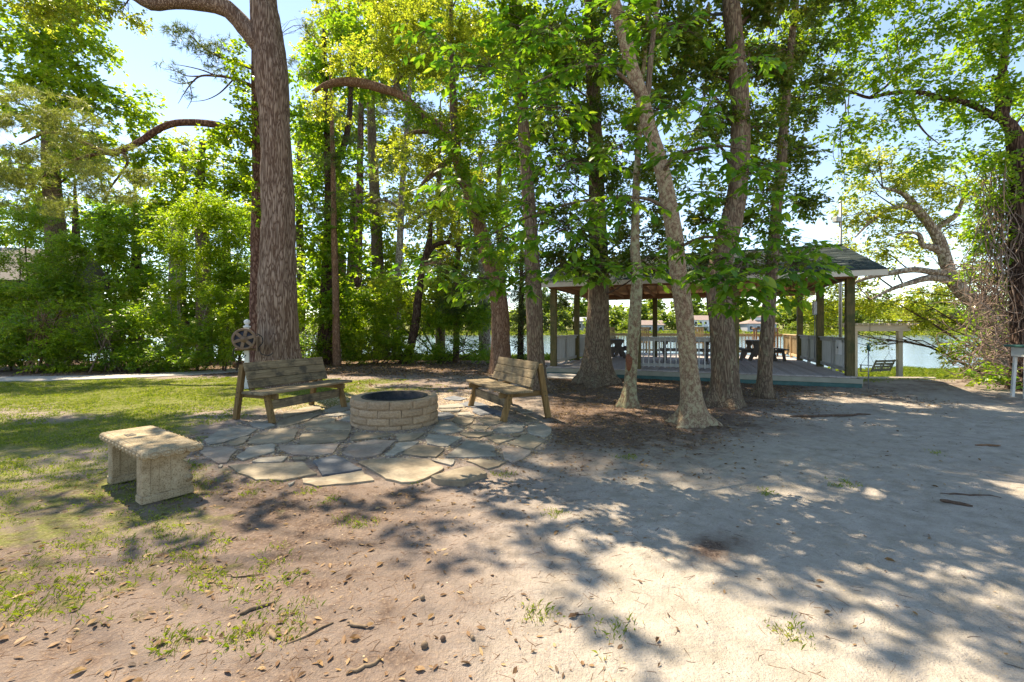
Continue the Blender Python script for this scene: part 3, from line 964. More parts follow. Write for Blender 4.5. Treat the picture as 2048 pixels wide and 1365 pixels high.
roof.add([(RX0, 2 * YM + OV, EZ - .035), (RX1, 2 * YM + OV, EZ - .035), (RX1, YM, RZ - .035), (RX0, YM, RZ - .035), (RX0, 2 * YM + OV, EZ - .01), (RX1, 2 * YM + OV, EZ - .01), (RX1, YM, RZ - .01), (RX0, YM, RZ - .01)],
         [(0, 1, 2, 3), (7, 6, 5, 4), (4, 5, 1, 0), (5, 6, 2, 1), (7, 4, 0, 3)])
roof_o = roof.build('roof', M['ply'], pav)
V, Fq, R = [], [], []
L = math.hypot(YM + OV, RZ - EZ); nc = 27
for side in (0, 1):
    for c in range(nc):
        s0, s1 = c / nc, min((c + 1.25) / nc, 1.0)
        xx = RX0 - .02 - (.15 if c % 2 else 0) - random.random() * .1
        while xx < RX1 + .02:
            wv = random.choice((.2, .3, .3, .36))
            xa, xb = max(xx, RX0 - .02), min(xx + wv - .005, RX1 + .02)
            if xb > xa + .01:
                th = random.choice((.010, .014, .020))
                ya, yb = -OV - .03 + (YM + OV + .03) * s0, -OV - .03 + (YM + OV + .03) * s1
                za, zb = EZ - .01 + (RZ - EZ) * s0, EZ - .01 + (RZ - EZ) * s1
                q = [(xa, ya, za - .002), (xb, ya, za - .002), (xb, ya, za + th), (xa, ya, za + th), (xb, yb, zb + .002), (xa, yb, zb + .002)]
                if side: q = [(p[0], 2 * YM - p[1], p[2]) for p in q]
                b0 = len(V); V += q
                Fq += [(b0, b0 + 1, b0 + 2, b0 + 3), (b0 + 3, b0 + 2, b0 + 4, b0 + 5)]
                rr = random.random(); R += [rr * .5, rr]
            xx += wv
sh = np_mesh('shingles', V, Fq, M['shingle'], roof_o, rnd=R); sh['kind'] = 'stuff'
mb = MB(); mb.bar((RX0 - .03, YM, RZ + .014), (RX1 + .03, YM, RZ + .014), .22, .02, bev=.008); mb.build('ridge_cap', M['greenp'], roof_o)
mb = MB(); mb.box(((RX0 + RX1) / 2, -OV - .005, EZ - .083), (RX1 - RX0 + .04, .028, .145), bev=.003); mb.build('fascia', M['trim'], pav)
mb = MB(); mb.box(((RX0 + RX1) / 2, 2 * YM + OV + .005, EZ - .083), (RX1 - RX0 + .04, .028, .145), bev=.003); mb.build('fascia', M['trim'], pav)
for x in (RX0 - .005, RX1 + .005):
    for side in (0, 1):
        a = (x, -OV + .02 if not side else 2 * YM + OV - .02, EZ - .085); mb = MB(); mb.bar(a, (x, YM, RZ - .085), .028, .14); mb.build('rake_board', M['trim'], pav)
# gable triangles closed with boards
for x in (0.0, 7.98):
    mb = MB(); y = .12
    while y < 5.98:
        top = rz_at(y + .07) - .05
        if top > 2.99: mb.box((x, y + .07, (2.972 + top) / 2), (.03, .136, top - 2.972))
        y += .14
    mb.build('gable_siding', M['ply'], pav)

bal = {}
def railing(a, b, mat, posts=(), dz=DZ, every=.142, hgt=.96, side=1, bmat=None):
    """rail from a to b in pavilion coordinates; top and bottom rails and short posts one part, each baluster a sub-part"""
    a, b = np.array(a, float), np.array(b, float)
    d = b - a; L = np.linalg.norm(d); d /= L; nrm = np.array((-d[1], d[0])) * side
    m = MB(); ang = math.atan2(d[1], d[0]); c = (a + b) / 2
    m.box((c[0], c[1], dz + hgt), (L, .14, .035), rz=ang, bev=.004)
    m.box((c[0], c[1], dz + hgt - .065), (L, .04, .09), rz=ang)
    m.box((c[0], c[1], dz + .14), (L, .04, .09), rz=ang)
    for q in posts:
        p = a + d * q; m.box((p[0], p[1], dz + (hgt - .02) / 2), (.09, .09, hgt - .02), rz=ang)
    r = m.build('railing', mat, pav)
    key = mat.name
    if key not in bal:
        bm = MB(); bm.box((0, 0, 0), (.036, .036, .86), bev=.003)
        bal[key] = None
    n = int(L / every)
    for i in range(n):
        p = a + d * (L * (i + .5) / n) + nrm * .04
        if bal[key] is None:
            o = bm.build('baluster', mat, r); bal[key] = o.data
        else:
            o = bpy.data.objects.new('baluster', bal[key]); link(o, r)
        o.location = (p[0], p[1], dz + .50); o.rotation_euler = (0, 0, ang)
railing((2.75, 0), (5.23, 0), M['rail'], (), side=-1, every=.155)
railing((0, .1), (0, 2.95), M['rail'], (1.43,), side=1)
railing((0, 3.15), (0, 6.0), M['rail'], (1.43,), side=1)
railing((0, 6.2), (0, 9.4), M['rail'], (1.6, 3.15), side=1)
railing((7.98, .1), (7.98, 2.95), M['rail'], (1.43,), side=-1)
railing((7.98, 3.15), (7.98, 6.0), M['rail'], (1.43,), side=-1)
railing((7.98, 6.2), (7.98, 9.4), M['rail_tan'], (1.6, 3.15), side=-1)
railing((.07, 9.42), (7.91, 9.42), M['rail_tan'], (1.9, 3.9, 5.9), side=1)
# low steps at the open left bay
for k, (y, z) in enumerate(((-.62, .085), (-.98, .03))):
    s = MB(); s.box((.95, y, z / 2), (1.9, .36, z), bev=.01)
    tag(s.build('step', M['slab']), ('upper' if k == 0 else 'lower') + ' concrete step below left bay of pavilion', 'step', 'steps to the pavilion').location = (1.36, 14.68, 0)
    [o for o in COL.objects if o.name.startswith('step')][-1].rotation_euler = (0, 0, PRZ)

# fittings
def at_pav(o, x, y, z=0.0, rz=0.0):
    o.location = pw(x, y, z); o.rotation_euler = (0, 0, PRZ + rz)
eb = thing('electrical_box', 'grey electrical box on middle right post of pavilion', 'electrical box')
mb = MB(); mb.box((0, 0, 0), (.10, .15, .44), bev=.01); mb.build('housing', M['metal_grey'], eb)
mb = MB(); mb.box((-.054, 0, .01), (.012, .12, .36), bev=.004); mb.build('door', M['white'], eb)
mb = MB(); mb.tube([(0, 0, -.22), (0, .0, -1.6)], [.014, .014], 6); mb.build('conduit', M['metal_grey'], eb)
at_pav(eb, 7.98 - .145, 3.02, 2.15)
sp = thing('switch_panel', 'white panel box hung inside right railing of pavilion', 'panel box')
mb = MB(); mb.box((0, 0, 0), (.08, .30, .40), bev=.01); mb.build('housing', M['white'], sp)
mb = MB(); mb.box((-.045, -.05, 0), (.02, .05, .05), bev=.006); mb.build('latch', M['black'], sp)
at_pav(sp, 7.98 - .085, .62, .98)
hb = thing('water_standpipe', 'thin standpipe with green tap at right corner of deck', 'standpipe')
mb = MB(); mb.tube([(0, 0, -.05), (0, 0, .98)], [.013, .013], 8); mb.build('pipe', M['metal_grey'], hb)
mb = MB(); mb.tube([(0, 0, .96), (0, 0, 1.08)], [.03, .03], 8); mb.tube([(0, 0, 1.02), (0, -.08, .99), (0, -.09, .93)], [.02, .02, .018], 8); mb.build('tap', M['greenp'], hb)
mb = MB(); mb.tube([(-.05, 0, 1.11), (.05, 0, 1.11)], [.014, .014], 6); mb.tube([(0, 0, 1.07), (0, 0, 1.12)], [.008, .008], 6); mb.build('handle', M['greenp'], hb)
at_pav(hb, 8.27, -.36, 0)

# ------------------------------------------------------------------ picnic tables, chairs
def copy_tree(o, parent=None):
    c = o.copy(); COL.objects.link(c)
    if parent is not None: c.parent = parent
    for ch in list(o.children): copy_tree(ch, c)
    return c
def make_table(label):
    t = thing('picnic_table', label, 'picnic table', group='picnic tables on the deck')
    for k in range(5):
        mb = MB(); mb.box((-.30 + .15 * k, 0, .75), (.14, 2.0, .04), bev=.006); mb.build('top_plank', M['table'], t)
    for s in (-1, 1):
        for k in range(2):
            mb = MB(); mb.box((s * (.60 + .15 * k), 0, .44), (.14, 2.0, .04), bev=.006); mb.build('seat_plank', M['table'], t)
    for y in (-.72, .72):
        for s in (-1, 1):
            mb = MB(); mb.bar((s * .12, y, .71), (s * .44, y, 0), .04, .14, up=(1, 0, 0)); mb.build('leg', M['table'], t)
            mb = MB(); mb.bar((s * .30, y + .045, .71), (s * .02, y + .045, .06), .04, .11, up=(1, 0, 0)); mb.build('brace', M['table'], t)
            mb = MB(); mb.bar((s * .66, y, .42), (s * .74, y, 0), .04, .10, up=(1, 0, 0)); mb.build('seat_leg', M['table'], t)
        mb = MB(); mb.box((0, y + .043, .37), (1.42, .04, .10)); mb.build('seat_beam', M['table'], t)
        mb = MB(); mb.box((0, y - .043, .68), (.72, .04, .09)); mb.build('top_beam', M['table'], t)
    return t
def world_at(u, v, z):
    return tuple(PG(u, v, z))
t1 = make_table('dark grey picnic table in right bay of pavilion, end facing out')
p = PD(1517, 0, 17.6); t1.location = (p[0], p[1], DZ); t1.rotation_euler = (0, 0, math.radians(-18))
t2 = copy_tree(t1); t2['label'] = 'dark grey picnic table left of the front railing, beside tree trunk'
p = PD(1226, 0, 19.0); t2.location = (p[0], p[1], DZ); t2.rotation_euler = (0, 0, math.radians(-8))
t3 = copy_tree(t1); t3['label'] = 'dark grey picnic table standing lengthwise behind the front railing'
p = PD(1372, 0, 16.5); t3.location = (p[0], p[1], DZ); t3.rotation_euler = (0, 0, PRZ + math.radians(90))

def make_chair(label):
    t = thing('high_chair', label, 'chair', group='tall slatted chairs facing the lake')
    for k in range(4):
        mb = MB(); mb.box((0, -.16 + .105 * k, .56), (.52, .10, .025)); mb.build('seat_slat', M['chair'], t)
    for k in range(6):
        x = -.225 + .09 * k
        mb = MB(); mb.bar((x, -.21, .56), (x, -.34, 1.22), .07, .02, up=(0, 1, 0)); mb.build('back_slat', M['chair'], t)
    mb = MB(); mb.bar((-.27, -.345, 1.24), (.27, -.345, 1.24), .03, .08); mb.build('top_rail', M['chair'], t)
    mb = MB(); mb.bar((-.27, -.25, .78), (.27, -.25, .78), .03, .06); mb.build('back_rail', M['chair'], t)
    for s in (-1, 1):
        mb = MB(); mb.bar((s * .28, .24, 0), (s * .28, .22, .82), .04, .06, up=(0, 1, 0)); mb.build('leg', M['chair'], t)
        mb = MB(); mb.bar((s * .28, -.30, 0), (s * .28, -.24, .82), .04, .06, up=(0, 1, 0)); mb.build('leg', M['chair'], t)
        mb = MB(); mb.box((s * .28, 0, .835), (.09, .66, .025)); mb.build('arm', M['chair'], t)
        mb = MB(); mb.box((s * .28, 0, .22), (.035, .5, .05)); mb.build('stretcher', M['chair'], t)
    return t
chs = [(1221, 20.2, -25, 'tall slatted wooden chair beside the left picnic table'),
       (1287, 20.9, -18, 'tall slatted wooden chair seen between two pavilion posts above railing'),
       (1394, 20.6, -20, 'tall slatted wooden chair between two tree trunks above front railing')]
c0 = None
for u, d, a, lab in chs:
    c = make_chair(lab) if c0 is None else copy_tree(c0)
    c0 = c0 or c
    c['label'] = lab
    p = PD(u, 0, d); c.location = (p[0], p[1], DZ); c.rotation_euler = (0, 0, math.radians(a))
ht = thing('bar_table', 'tall narrow brown wooden stand behind the right picnic table', 'bar table')
for sx in (-.42, .42):
    for sy in (-.2, .2):
        mb = MB(); mb.box((sx, sy, .61), (.06, .06, 1.22)); mb.build('leg', M['beam'], ht)
mb = MB(); mb.box((0, 0, 1.235), (1.0, .55, .035)); mb.build('tabletop', M['beam'], ht)
for sx in (-.14, .14):
    mb = MB(); mb.box((sx, -.2, .61), (.05, .05, 1.21)); mb.build('slat', M['beam'], ht)
p = PD(1531, 0, 20.0); ht.location = (p[0], p[1], DZ); ht.rotation_euler = (0, 0, math.radians(-15))

# ------------------------------------------------------------------ arbor with swing, light pole, hose reel, bin
ar = thing('arbor', 'weathered wooden swing arbor with slatted top at lake edge', 'arbor', (15.4, 19.0, -.74), math.radians(-6))
for s in (-1, 1):
    mb = MB(); mb.box((s * .88, 0, 1.05), (.17, .17, 2.2), bev=.006); mb.build('post', M['arbor'], ar)
for y in (-.11, .11):
    mb = MB(); mb.add([(-1.28, y - .022, 2.36), (-1.16, y - .022, 2.12), (1.16, y - .022, 2.12), (1.28, y - .022, 2.36), (-1.28, y + .022, 2.36), (-1.16, y + .022, 2.12), (1.16, y + .022, 2.12), (1.28, y + .022, 2.36)],
                      [(0, 1, 2, 3), (7, 6, 5, 4), (0, 4, 5, 1), (1, 5, 6, 2), (2, 6, 7, 3), (3, 7, 4, 0)]); mb.build('beam', M['arbor'], ar)
for k in range(13):
    x = -1.26 + 2.52 * k / 12
    mb = MB(); mb.box((x, 0, 2.41), (.04, .95, .09)); mb.build('top_slat', M['arbor'], ar)
sw = thing('porch_swing', 'slatted grey porch swing hanging from the arbor on chains', 'porch swing', (15.55, 19.0, -.30), math.radians(16))
for k in range(5):
    mb = MB(); mb.box((0, .02 + .095 * k, .0 - .012 * k), (1.15, .085, .025)); mb.build('seat_slat', M['swing'], sw)
for k in range(4):
    q = k / 3; mb = MB(); mb.bar((-.575, -.04 - .16 * q, .07 + .36 * q), (.575, -.04 - .16 * q, .07 + .36 * q), .022, .088, up=(0, -.4, .9)); mb.build('back_slat', M['swing'], sw)
for x in (-.52, 0, .52):
    mb = MB(); mb.bar((x, -.0, -.02), (x, -.22, .48), .04, .05, up=(0, 1, .4)); mb.build('back_stile', M['swing'], sw)
for x in (-.58, .58):
    mb = MB(); mb.box((x, .17, .24), (.05, .5, .03)); mb.build('arm', M['swing'], sw)
    mb = MB(); mb.box((x, .38, .1), (.04, .04, .3)); mb.build('arm_post', M['swing'], sw)
    mb = MB(); mb.tube([(x * .9, .02, 2.42), (x, .05, .75)], [.007, .007], 5); mb.tube([(x, .05, .75), (x, -.16, .3)], [.006, .006], 5); mb.tube([(x, .05, .75), (x, .38, .24)], [.006, .006], 5); mb.build('chain', M['metal_dark'], sw)
ti = MB(); ti.box((0, 0, 0), (3.4, .12, .12), bev=.02)
o = tag(ti.build('timber_edging', M['arbor']), 'long pale timber edging lying on the grass before swing', 'timber'); o.location = (12.6, 15.3, float(G(12.6, 15.3)) + .05); o.rotation_euler = (0, .0, math.radians(-3))

lp = thing('light_pole', 'grey light pole with floodlight rising behind the pavilion roof', 'light pole', (12.3, 16.85, -.5))
mb = MB(); mb.tube([(0, 0, 0), (0, 0, 6.9)], [.06, .05], 8); mb.build('pole', M['metal_grey'], lp)
fl = MB(); fl.box((-.16, -.05, 6.05), (.26, .2, .2), rz=.3, bev=.02); f_ = fl.build('floodlight', M['metal_grey'], lp)
fl = MB(); fl.box((-.30, -.10, 6.05), (.02, .16, .16), rz=.3); fl.build('lens', M['white'], f_)
fl = MB(); fl.bar((-.1, -.02, 6.12), (.02, 0, 6.12), .03, .03); fl.build('bracket', M['metal_grey'], lp)

rp = PG(494, 765); rp = PD(494, 0, 11.2)
hr = thing('hose_reel', 'round brown hose reel mounted on a pale post with finial', 'hose reel', (rp[0], rp[1], 0), math.radians(22))
mb = MB(); mb.box((0, 0, .74), (.105, .105, 1.56), bev=.006)
mb.lathe([(.075, 1.51), (.085, 1.53), (.085, 1.555), (.04, 1.57), (.035, 1.59), (.065, 1.62), (.075, 1.66), (.06, 1.70), (.02, 1.72), (.005, 1.73)], 12); mb.build('post', M['white'], hr)
# drum: axis along local y, facing the camera
def disc(mb, r, y0, y1, n=24, c=(0, 0, 0)):
    mb.tube([(c[0], y0, c[2]), (c[0], y1, c[2])], [r, r], n)
RC = (0, 0, 1.24)
mb = MB(); disc(mb, .245, -.13, -.12, 28, RC); disc(mb, .245, -.42, -.41, 28, RC); disc(mb, .15, -.41, -.13, 20, RC); mb.build('drum', M['reel_dark'], hr)
mb = MB()
vs = []; fs = []; n = 36
for r, y in ((.262, -.40), (.262, -.45), (.205, -.45), (.205, -.42)):
    for i in range(n):
        a = 2 * math.pi * i / n; vs.append((r * math.cos(a), y, 1.24 + r * math.sin(a)))
for k in range(4):
    for i in range(n):
        j = (i + 1) % n; k2 = (k + 1) % 4; fs.append((k * n + i, k2 * n + i, k2 * n + j, k * n + j))
mb.add(vs, fs, True); mb.build('rim', M['reel'], hr)
mb = MB(); disc(mb, .075, -.47, -.42, 18, RC); mb.build('hub', M['reel'], hr)
for k in range(6):
    a = k * math.pi / 3 + .3
    mb = MB(); mb.bar((.06 * math.cos(a), -.44, 1.24 + .06 * math.sin(a)), (.22 * math.cos(a), -.44, 1.24 + .22 * math.sin(a)), .075, .03, up=(0, 1, 0), bev=.006); mb.build('spoke', M['reel'], hr)
mb = MB(); mb.box((0, -.07, .98), (.5, .06, .06), bev=.01); mb.box((.27, -.24, 1.12), (.03, .40, .36), bev=.01); mb.build('bracket', M['reel'], hr)
hp = catmull(np.array([(.26, -.3, 1.37), (.36, -.3, 1.29), (.38, -.28, 1.15), (.30, -.3, 1.03), (.36, -.32, .87), (.52, -.3, .83), (.60, -.25, .89)]), 24)
mb = MB(); mb.tube(hp, [.011] * 24, 6); mb.build('hose', M['black'], hr)
hp = catmull(np.array([(-.15, -.3, 1.12), (-.24, -.32, .95), (-.22, -.3, .79), (-.05, -.3, .77), (.02, -.28, .85)]), 20)
mb = MB(); mb.tube(hp, [.011] * 20, 6); mb.build('hose', M['black'], hr)

bn = thing('fish_table', 'white cleaning table with green top cut off by frame edge', 'table', (*PD(2062, 0, 9.6)[:2], 0), math.radians(-12))
mb = MB(); mb.box((0, 0, 1.12), (.62, .50, .05), bev=.01); mb.build('table_top', M['greenp'], bn)
mb = MB(); mb.box((0, 0, .99), (.46, .36, .21), bev=.01); mb.build('cabinet', M['white'], bn)
for sx in (-.18, .18):
    for sy in (-.13, .13):
        mb = MB(); mb.bar((sx, sy, .9), (sx * 1.2, sy * 1.2, 0), .05, .05, up=(0, 1, 0)); mb.build('leg', M['white'], bn)

# white picket fence far behind the oak
wf_ = thing('picket_fence', 'short white picket fence glimpsed behind the big oak', 'fence', (*PD(622, 0, 23.5)[:2], -.35), math.radians(4))
for k in range(16):
    x = -1.5 + .2 * k
    mb = MB(); mb.add([(x - .05, -.012, 0), (x + .05, -.012, 0), (x + .05, -.012, 1.55), (x, -.012, 1.66), (x - .05, -.012, 1.55), (x - .05, .012, 0), (x + .05, .012, 0), (x + .05, .012, 1.55), (x, .012, 1.66), (x - .05, .012, 1.55)],
                      [(0, 1, 2, 3, 4), (9, 8, 7, 6, 5), (0, 5, 6, 1), (1, 6, 7, 2), (2, 7, 8, 3), (3, 8, 9, 4), (4, 9, 5, 0)]); mb.build('picket', M['white'], wf_)
for z in (.8, 1.3):
    mb = MB(); mb.box((0, .035, z), (3.3, .04, .09)); mb.build('rail', M['white'], wf_)
# ------------------------------------------------------------------ foliage generators
LEAF = {  # length, width, leaves per spray, twig length, droop, material, six-sided
 'maple':  (.14, .105, 9, .38, .25, 'leaf_maple'),
 'oak':    (.105, .060, 10, .34, .15, 'leaf_oak'),
 'oakfine': (.135, .075, 10, .38, .15, 'leaf_oak'),
 'oakfar': (.20, .13, 9, .5, .15, 'leaf_oak'),
 'maplefar': (.21, .155, 9, .55, .2, 'leaf_maple'),
 'green':  (.115, .075, 9, .36, .2, 'leaf_green'),
 'greenfar': (.20, .14, 9, .55, .2, 'leaf_green'),
 'holly':  (.098, .058, 12, .28, .1, 'leaf_holly'),
 'hollybig': (.19, .11, 10, .4, .1, 'leaf_holly'),
 'dark':   (.100, .050, 10, .32, .2, 'leaf_dark'),
 'darkfar': (.17, .095, 10, .45, .2, 'leaf_dark'),
 'shrub':  (.105, .048, 11, .34, .1, 'leaf_green'),
 'shrubl': (.105, .048, 11, .34, .1, 'leaf_maple'),
 'cedar':  (.12, .030, 12, .30, .25, 'leaf_cedar'),
 'greenbig': (.125, .075, 10, .40, .15, 'leaf_maple'),
 'woods':  (.27, .19, 9, .7, .2, 'leaf_maple'),
 'woodsoak': (.27, .19, 9, .7, .2, 'leaf_oak'),
 'woodsgreen': (.27, .19, 9, .7, .2, 'leaf_green'),
 'far':    (1.1, .8, 6, 1.3, .1, 'leaf_far'),
}
def ball(n, rng, p=2.2):
    s = rng.normal(size=(n, 3)); s /= np.linalg.norm(s, axis=1, keepdims=True)
    return s * (rng.random(n) ** (1 / p))[:, None]

COVER = {'maple': 3.6, 'oak': 4.2, 'oakfine': 4.2, 'oakfar': 4.6, 'maplefar': 5.0, 'green': 5.0, 'greenfar': 5.0, 'holly': 5.2, 'hollybig': 3.4, 'dark': 3.6, 'darkfar': 3.6, 'shrub': 3.8, 'shrubl': 4.0, 'cedar': 3.6, 'greenbig': 4.2, 'woods': 4, 'woodsoak': 4, 'woodsgreen': 4, 'far': 4.0}
def spray_points(clusters, kind, rng):
    """clusters (centre, radii, cover) -> spray positions, directions"""
    L, W, k = LEAF[kind][:3]
    Ps, Ds = [], []
    for c, R, cov in clusters:
        nleaf = COVER[kind] * cov * math.pi * R[0] * R[2] / (.55 * L * W)
        n = max(3, int(nleaf / k))
        m = max(4, min(16, int(4 + 5 * R[0])))
        sub = ball(m, rng, 3.0) * .78
        pick = rng.integers(0, m, n)
        s = sub[pick] + ball(n, rng, 2.0) * np.array((.46, .46, .34))
        Ps.append(np.asarray(c) + s * np.asarray(R))
        Ds.append(unit(s * .8 + rng.normal(size=(n, 3)) * .55 + np.array((0, 0, -.12))))
    return np.concatenate(Ps), np.concatenate(Ds)

def leaf_arrays(P, D, kind, rng, six=False):
    L, W, k, tl, droop, _ = LEAF[kind]
    n = len(P)
    t = (np.arange(k) + .6) / k
    base = P[:, None] + D[:, None] * (t * tl)[None, :, None]
    up = np.tile(np.array((0, 0, 1.0)), (n, 1))
    S = unit(np.cross(D, up) + 1e-4)
    sg = np.where(np.arange(k) % 2, 1.0, -1.0)
    ld = D[:, None] * .55 + S[:, None] * (sg * .85)[None, :, None] + rng.normal(size=(n, k, 3)) * .33
    ld[..., 2] -= droop
    ld = unit(ld).reshape(-1, 3)
    base = base.reshape(-1, 3) + rng.normal(size=(n * k, 3)) * (.03 * tl)
    N = unit(np.tile(np.array((0, 0, 1.0)), (n * k, 1)) + rng.normal(size=(n * k, 3)) * .55)
    sd = unit(np.cross(ld, N)); nn = np.cross(sd, ld)
    sc = rng.uniform(.65, 1.2, n * k)[:, None]
    Ls, Ws = L * sc, W * sc * .5
    rnd = np.clip(np.repeat(rng.random(n), k) * .62 + rng.random(n * k) * .38, 0, 1)
    q = len(base)
    if six:
        V = np.stack([base, base + ld * Ls * .28 + sd * Ws * .85 + nn * Ws * .25, base + ld * Ls * .62 + sd * Ws * .9 + nn * Ws * .2,
                      base + ld * Ls - nn * Ls * .12, base + ld * Ls * .62 - sd * Ws * .9 + nn * Ws * .2, base + ld * Ls * .28 - sd * Ws * .85 + nn * Ws * .25], 1)
        f = np.array([(0, 1, 2, 3), (0, 3, 4, 5)]); kv = 6
    else:
        V = np.stack([base, base + ld * Ls * .45 + sd * Ws + nn * Ws * .25, base + ld * Ls - nn * Ls * .1, base + ld * Ls * .45 - sd * Ws + nn * Ws * .25], 1)
        f = np.array([(0, 1, 2), (0, 2, 3)]); kv = 4
    Fc = f[None] + (np.arange(q) * kv)[:, None, None]
    return V.reshape(-1, 3), Fc.reshape(-1, f.shape[1]), np.repeat(rnd, 2)

NLEAF = [0, 0]
def foliage(name, clusters, kind, parent, seed, six=False, mat=None):
    rng = np.random.default_rng(seed)
    P, D = spray_points(clusters, kind, rng)
    V, Fc, R = leaf_arrays(P, D, kind, rng, six)
    NLEAF[0] += len(R) // 2; NLEAF[1] += len(R) * (2 if six else 1)
    o = np_mesh(name, V, Fc, M[mat or LEAF[kind][5]], parent, rnd=R)
    return o, P

def needles(name, clusters, parent, seed, mat, ln=.20, wd=.0085, per=12, dens=.9, twigs=None):
    rng = np.random.default_rng(seed)
    Ps, Ds = [], []
    for c, R, cov in clusters:
        n = max(3, int(2.6 * cov * dens * math.pi * R[0] * R[2] / (.55 * ln * ln)))
        m = max(3, int(3 + 4 * R[0])); sub = ball(m, rng, 3) * .8
        s = sub[rng.integers(0, m, n)] + ball(n, rng, 2) * np.array((.5, .5, .3))
        Ps.append(np.asarray(c) + s * np.asarray(R)); Ds.append(unit(s * .6 + rng.normal(size=(n, 3)) * .6 + np.array((0, 0, .15))))
    P, D = np.concatenate(Ps), np.concatenate(Ds)
    n = len(P)
    d = unit(D[:, None] * .75 + rng.normal(size=(n, per, 3)) * .6)
    b = P[:, None] + D[:, None] * rng.uniform(-.06, .06, (n, per, 1))
    d = d.reshape(-1, 3); b = b.reshape(-1, 3)
    s = unit(np.cross(d, rng.normal(size=d.shape)))
    l = ln * rng.uniform(.7, 1.15, len(d))[:, None]
    tip = b + d * l; tip[:, 2] -= .02
    V = np.stack([b - s * wd, b + s * wd, tip], 1).reshape(-1, 3)
    Fc = np.arange(len(V)).reshape(-1, 3)
    R = np.clip(np.repeat(rng.random(n), per) * .6 + rng.random(len(d)) * .4, 0, 1)
    NLEAF[1] += len(Fc)
    return np_mesh(name, V, Fc, M[mat], parent, rnd=R), P

def clus(lst, sq=.75, dep=.85):
    """(u, v, distance, ru, rv, cover) in photo pixels -> world ellipsoids"""
    out = []
    for u, v, d, ru, rv, cov in lst:
        a, b = ru * d / FPX, rv * d / FPX
        out.append((PD(u, v, d), np.array((a, max(a, b) * dep, b)), cov))
    return out

def trunk_obj(name, ctrl, mat, parent, origin, sides=20, rings=60, seed=0, amp=.10, ridge=.05, flare=1.0, base=True, shift=None):
    """ctrl rows (x,y,z,radius) in world space"""
    C = catmull(ctrl, rings)
    C[:, 3] = np.maximum(C[:, 3], .004)
    V, Fc = tube(C[:, :3], C[:, 3], sides)
    ctr = np.repeat(C[:, :3], sides, 0); rr = np.repeat(C[:, 3], sides)
    dv = V - ctr
    th = np.arctan2(dv[:, 1], dv[:, 0])
    k = 1 / np.maximum(rr.mean(), .05)
    f = 1 + amp * 2 * (fbm(V[:, 0] * k * .8, V[:, 1] * k * .8, V[:, 2] * k * .35, seed, 3) - .5)
    f += ridge * 2 * (vnoise(V[:, 0] * k * 4, V[:, 1] * k * 4, V[:, 2] * k * .8, seed + 9) - .5)
    if base:
        hh = np.maximum(V[:, 2] - C[0, 2] - .12, 0)
        ph = seed * 1.3
        lob = np.clip(np.cos(5 * th + ph) * .6 + np.cos(3 * th + ph * 2) * .5, 0, 1)
        rb = C[0, 3]
        f += flare * (1.0 * lob * np.exp(-hh / (.11 + .2 * rb)) + .28 * np.exp(-hh / (.25 + .3 * rb)))
    V = ctr + dv * f[:, None] - np.asarray(origin)
    me = bpy.data.meshes.new(name); me.from_pydata(V.tolist(), [], [tuple(q) for q in Fc])
    me.polygons.foreach_set('use_smooth', [True] * len(me.polygons)); me.update()
    o = bpy.data.objects.new(name, me)
    return link(o, parent, mat), C

def px_path(rows, d, dd=0.0):
    """rows (u, v, width px[, distance]) -> world x,y,z,radius"""
    out = []
    for i, r in enumerate(rows):
        q = r[3] if len(r) > 3 else d + dd * i / max(1, len(rows) - 1)
        p = PD(r[0], r[1], q); out.append((*p, r[2] * q / FPX / 2))
    return np.array(out)

def limbs_to(clusters, C, parent, origin, rng, mat, name='limb', sub=5, r0=.05, one=False, rise=.45):
    """curved limbs from the trunk centre-line C out to each foliage cluster, with side twigs"""
    origin = np.asarray(origin)
    allm = MB()
    for c, R, cov in clusters:
        c = np.asarray(c)
        hd = np.hypot(C[:, 0] - c[0], C[:, 1] - c[1])
        cost = hd + 1.4 * np.abs(C[:, 2] - (c[2] - rise * hd)) + 40 * (C[:, 3] < .012)
        i = int(np.argmin(cost)); a = C[i, :3]
        dist = np.linalg.norm(c - a)
        ra = min(C[i, 3] * .6, r0 * (.5 + .22 * dist))
        m1 = a + (c - a) * .35 + np.array((0, 0, .18 * dist)) + rng.normal(size=3) * .07 * dist
        m2 = a + (c - a) * .72 + np.array((0, 0, .12 * dist)) + rng.normal(size=3) * .06 * dist
        e = c + (c - a) / max(dist, .1) * R[0] * .35
        n = 9
        pts = catmull(np.array([a, m1, m2, e]), n)
        rad = np.linspace(ra, .006, n)
        mb = allm if one else MB()
        mb.tube(pts - origin, rad, 6)
        for j in range(sub):
            q = rng.integers(3, n - 1); p0 = pts[q]
            tgt = c + ball(1, rng, 3)[0] * R * .85
            mid = (p0 + tgt) / 2 + rng.normal(size=3) * .10 * np.linalg.norm(tgt - p0)
            tw = catmull(np.array([p0, mid, tgt]), 6)
            mb.tube(tw - origin, np.linspace(rad[q] * .6, .003, 6), 4, cap=False)
            for h in range(2):
                e2 = tw[rng.integers(2, 5)]; tg2 = e2 + rng.normal(size=3) * R * .4
                mb.tube(np.array([e2, (e2 + tg2) / 2 + rng.normal(size=3) * .05, tg2]) - origin, [rad[q] * .3, rad[q] * .2 + .001, .002], 3, cap=False)
        if not one: mb.build(name, mat, parent)
    if one and clusters: allm.build(name, mat, parent)

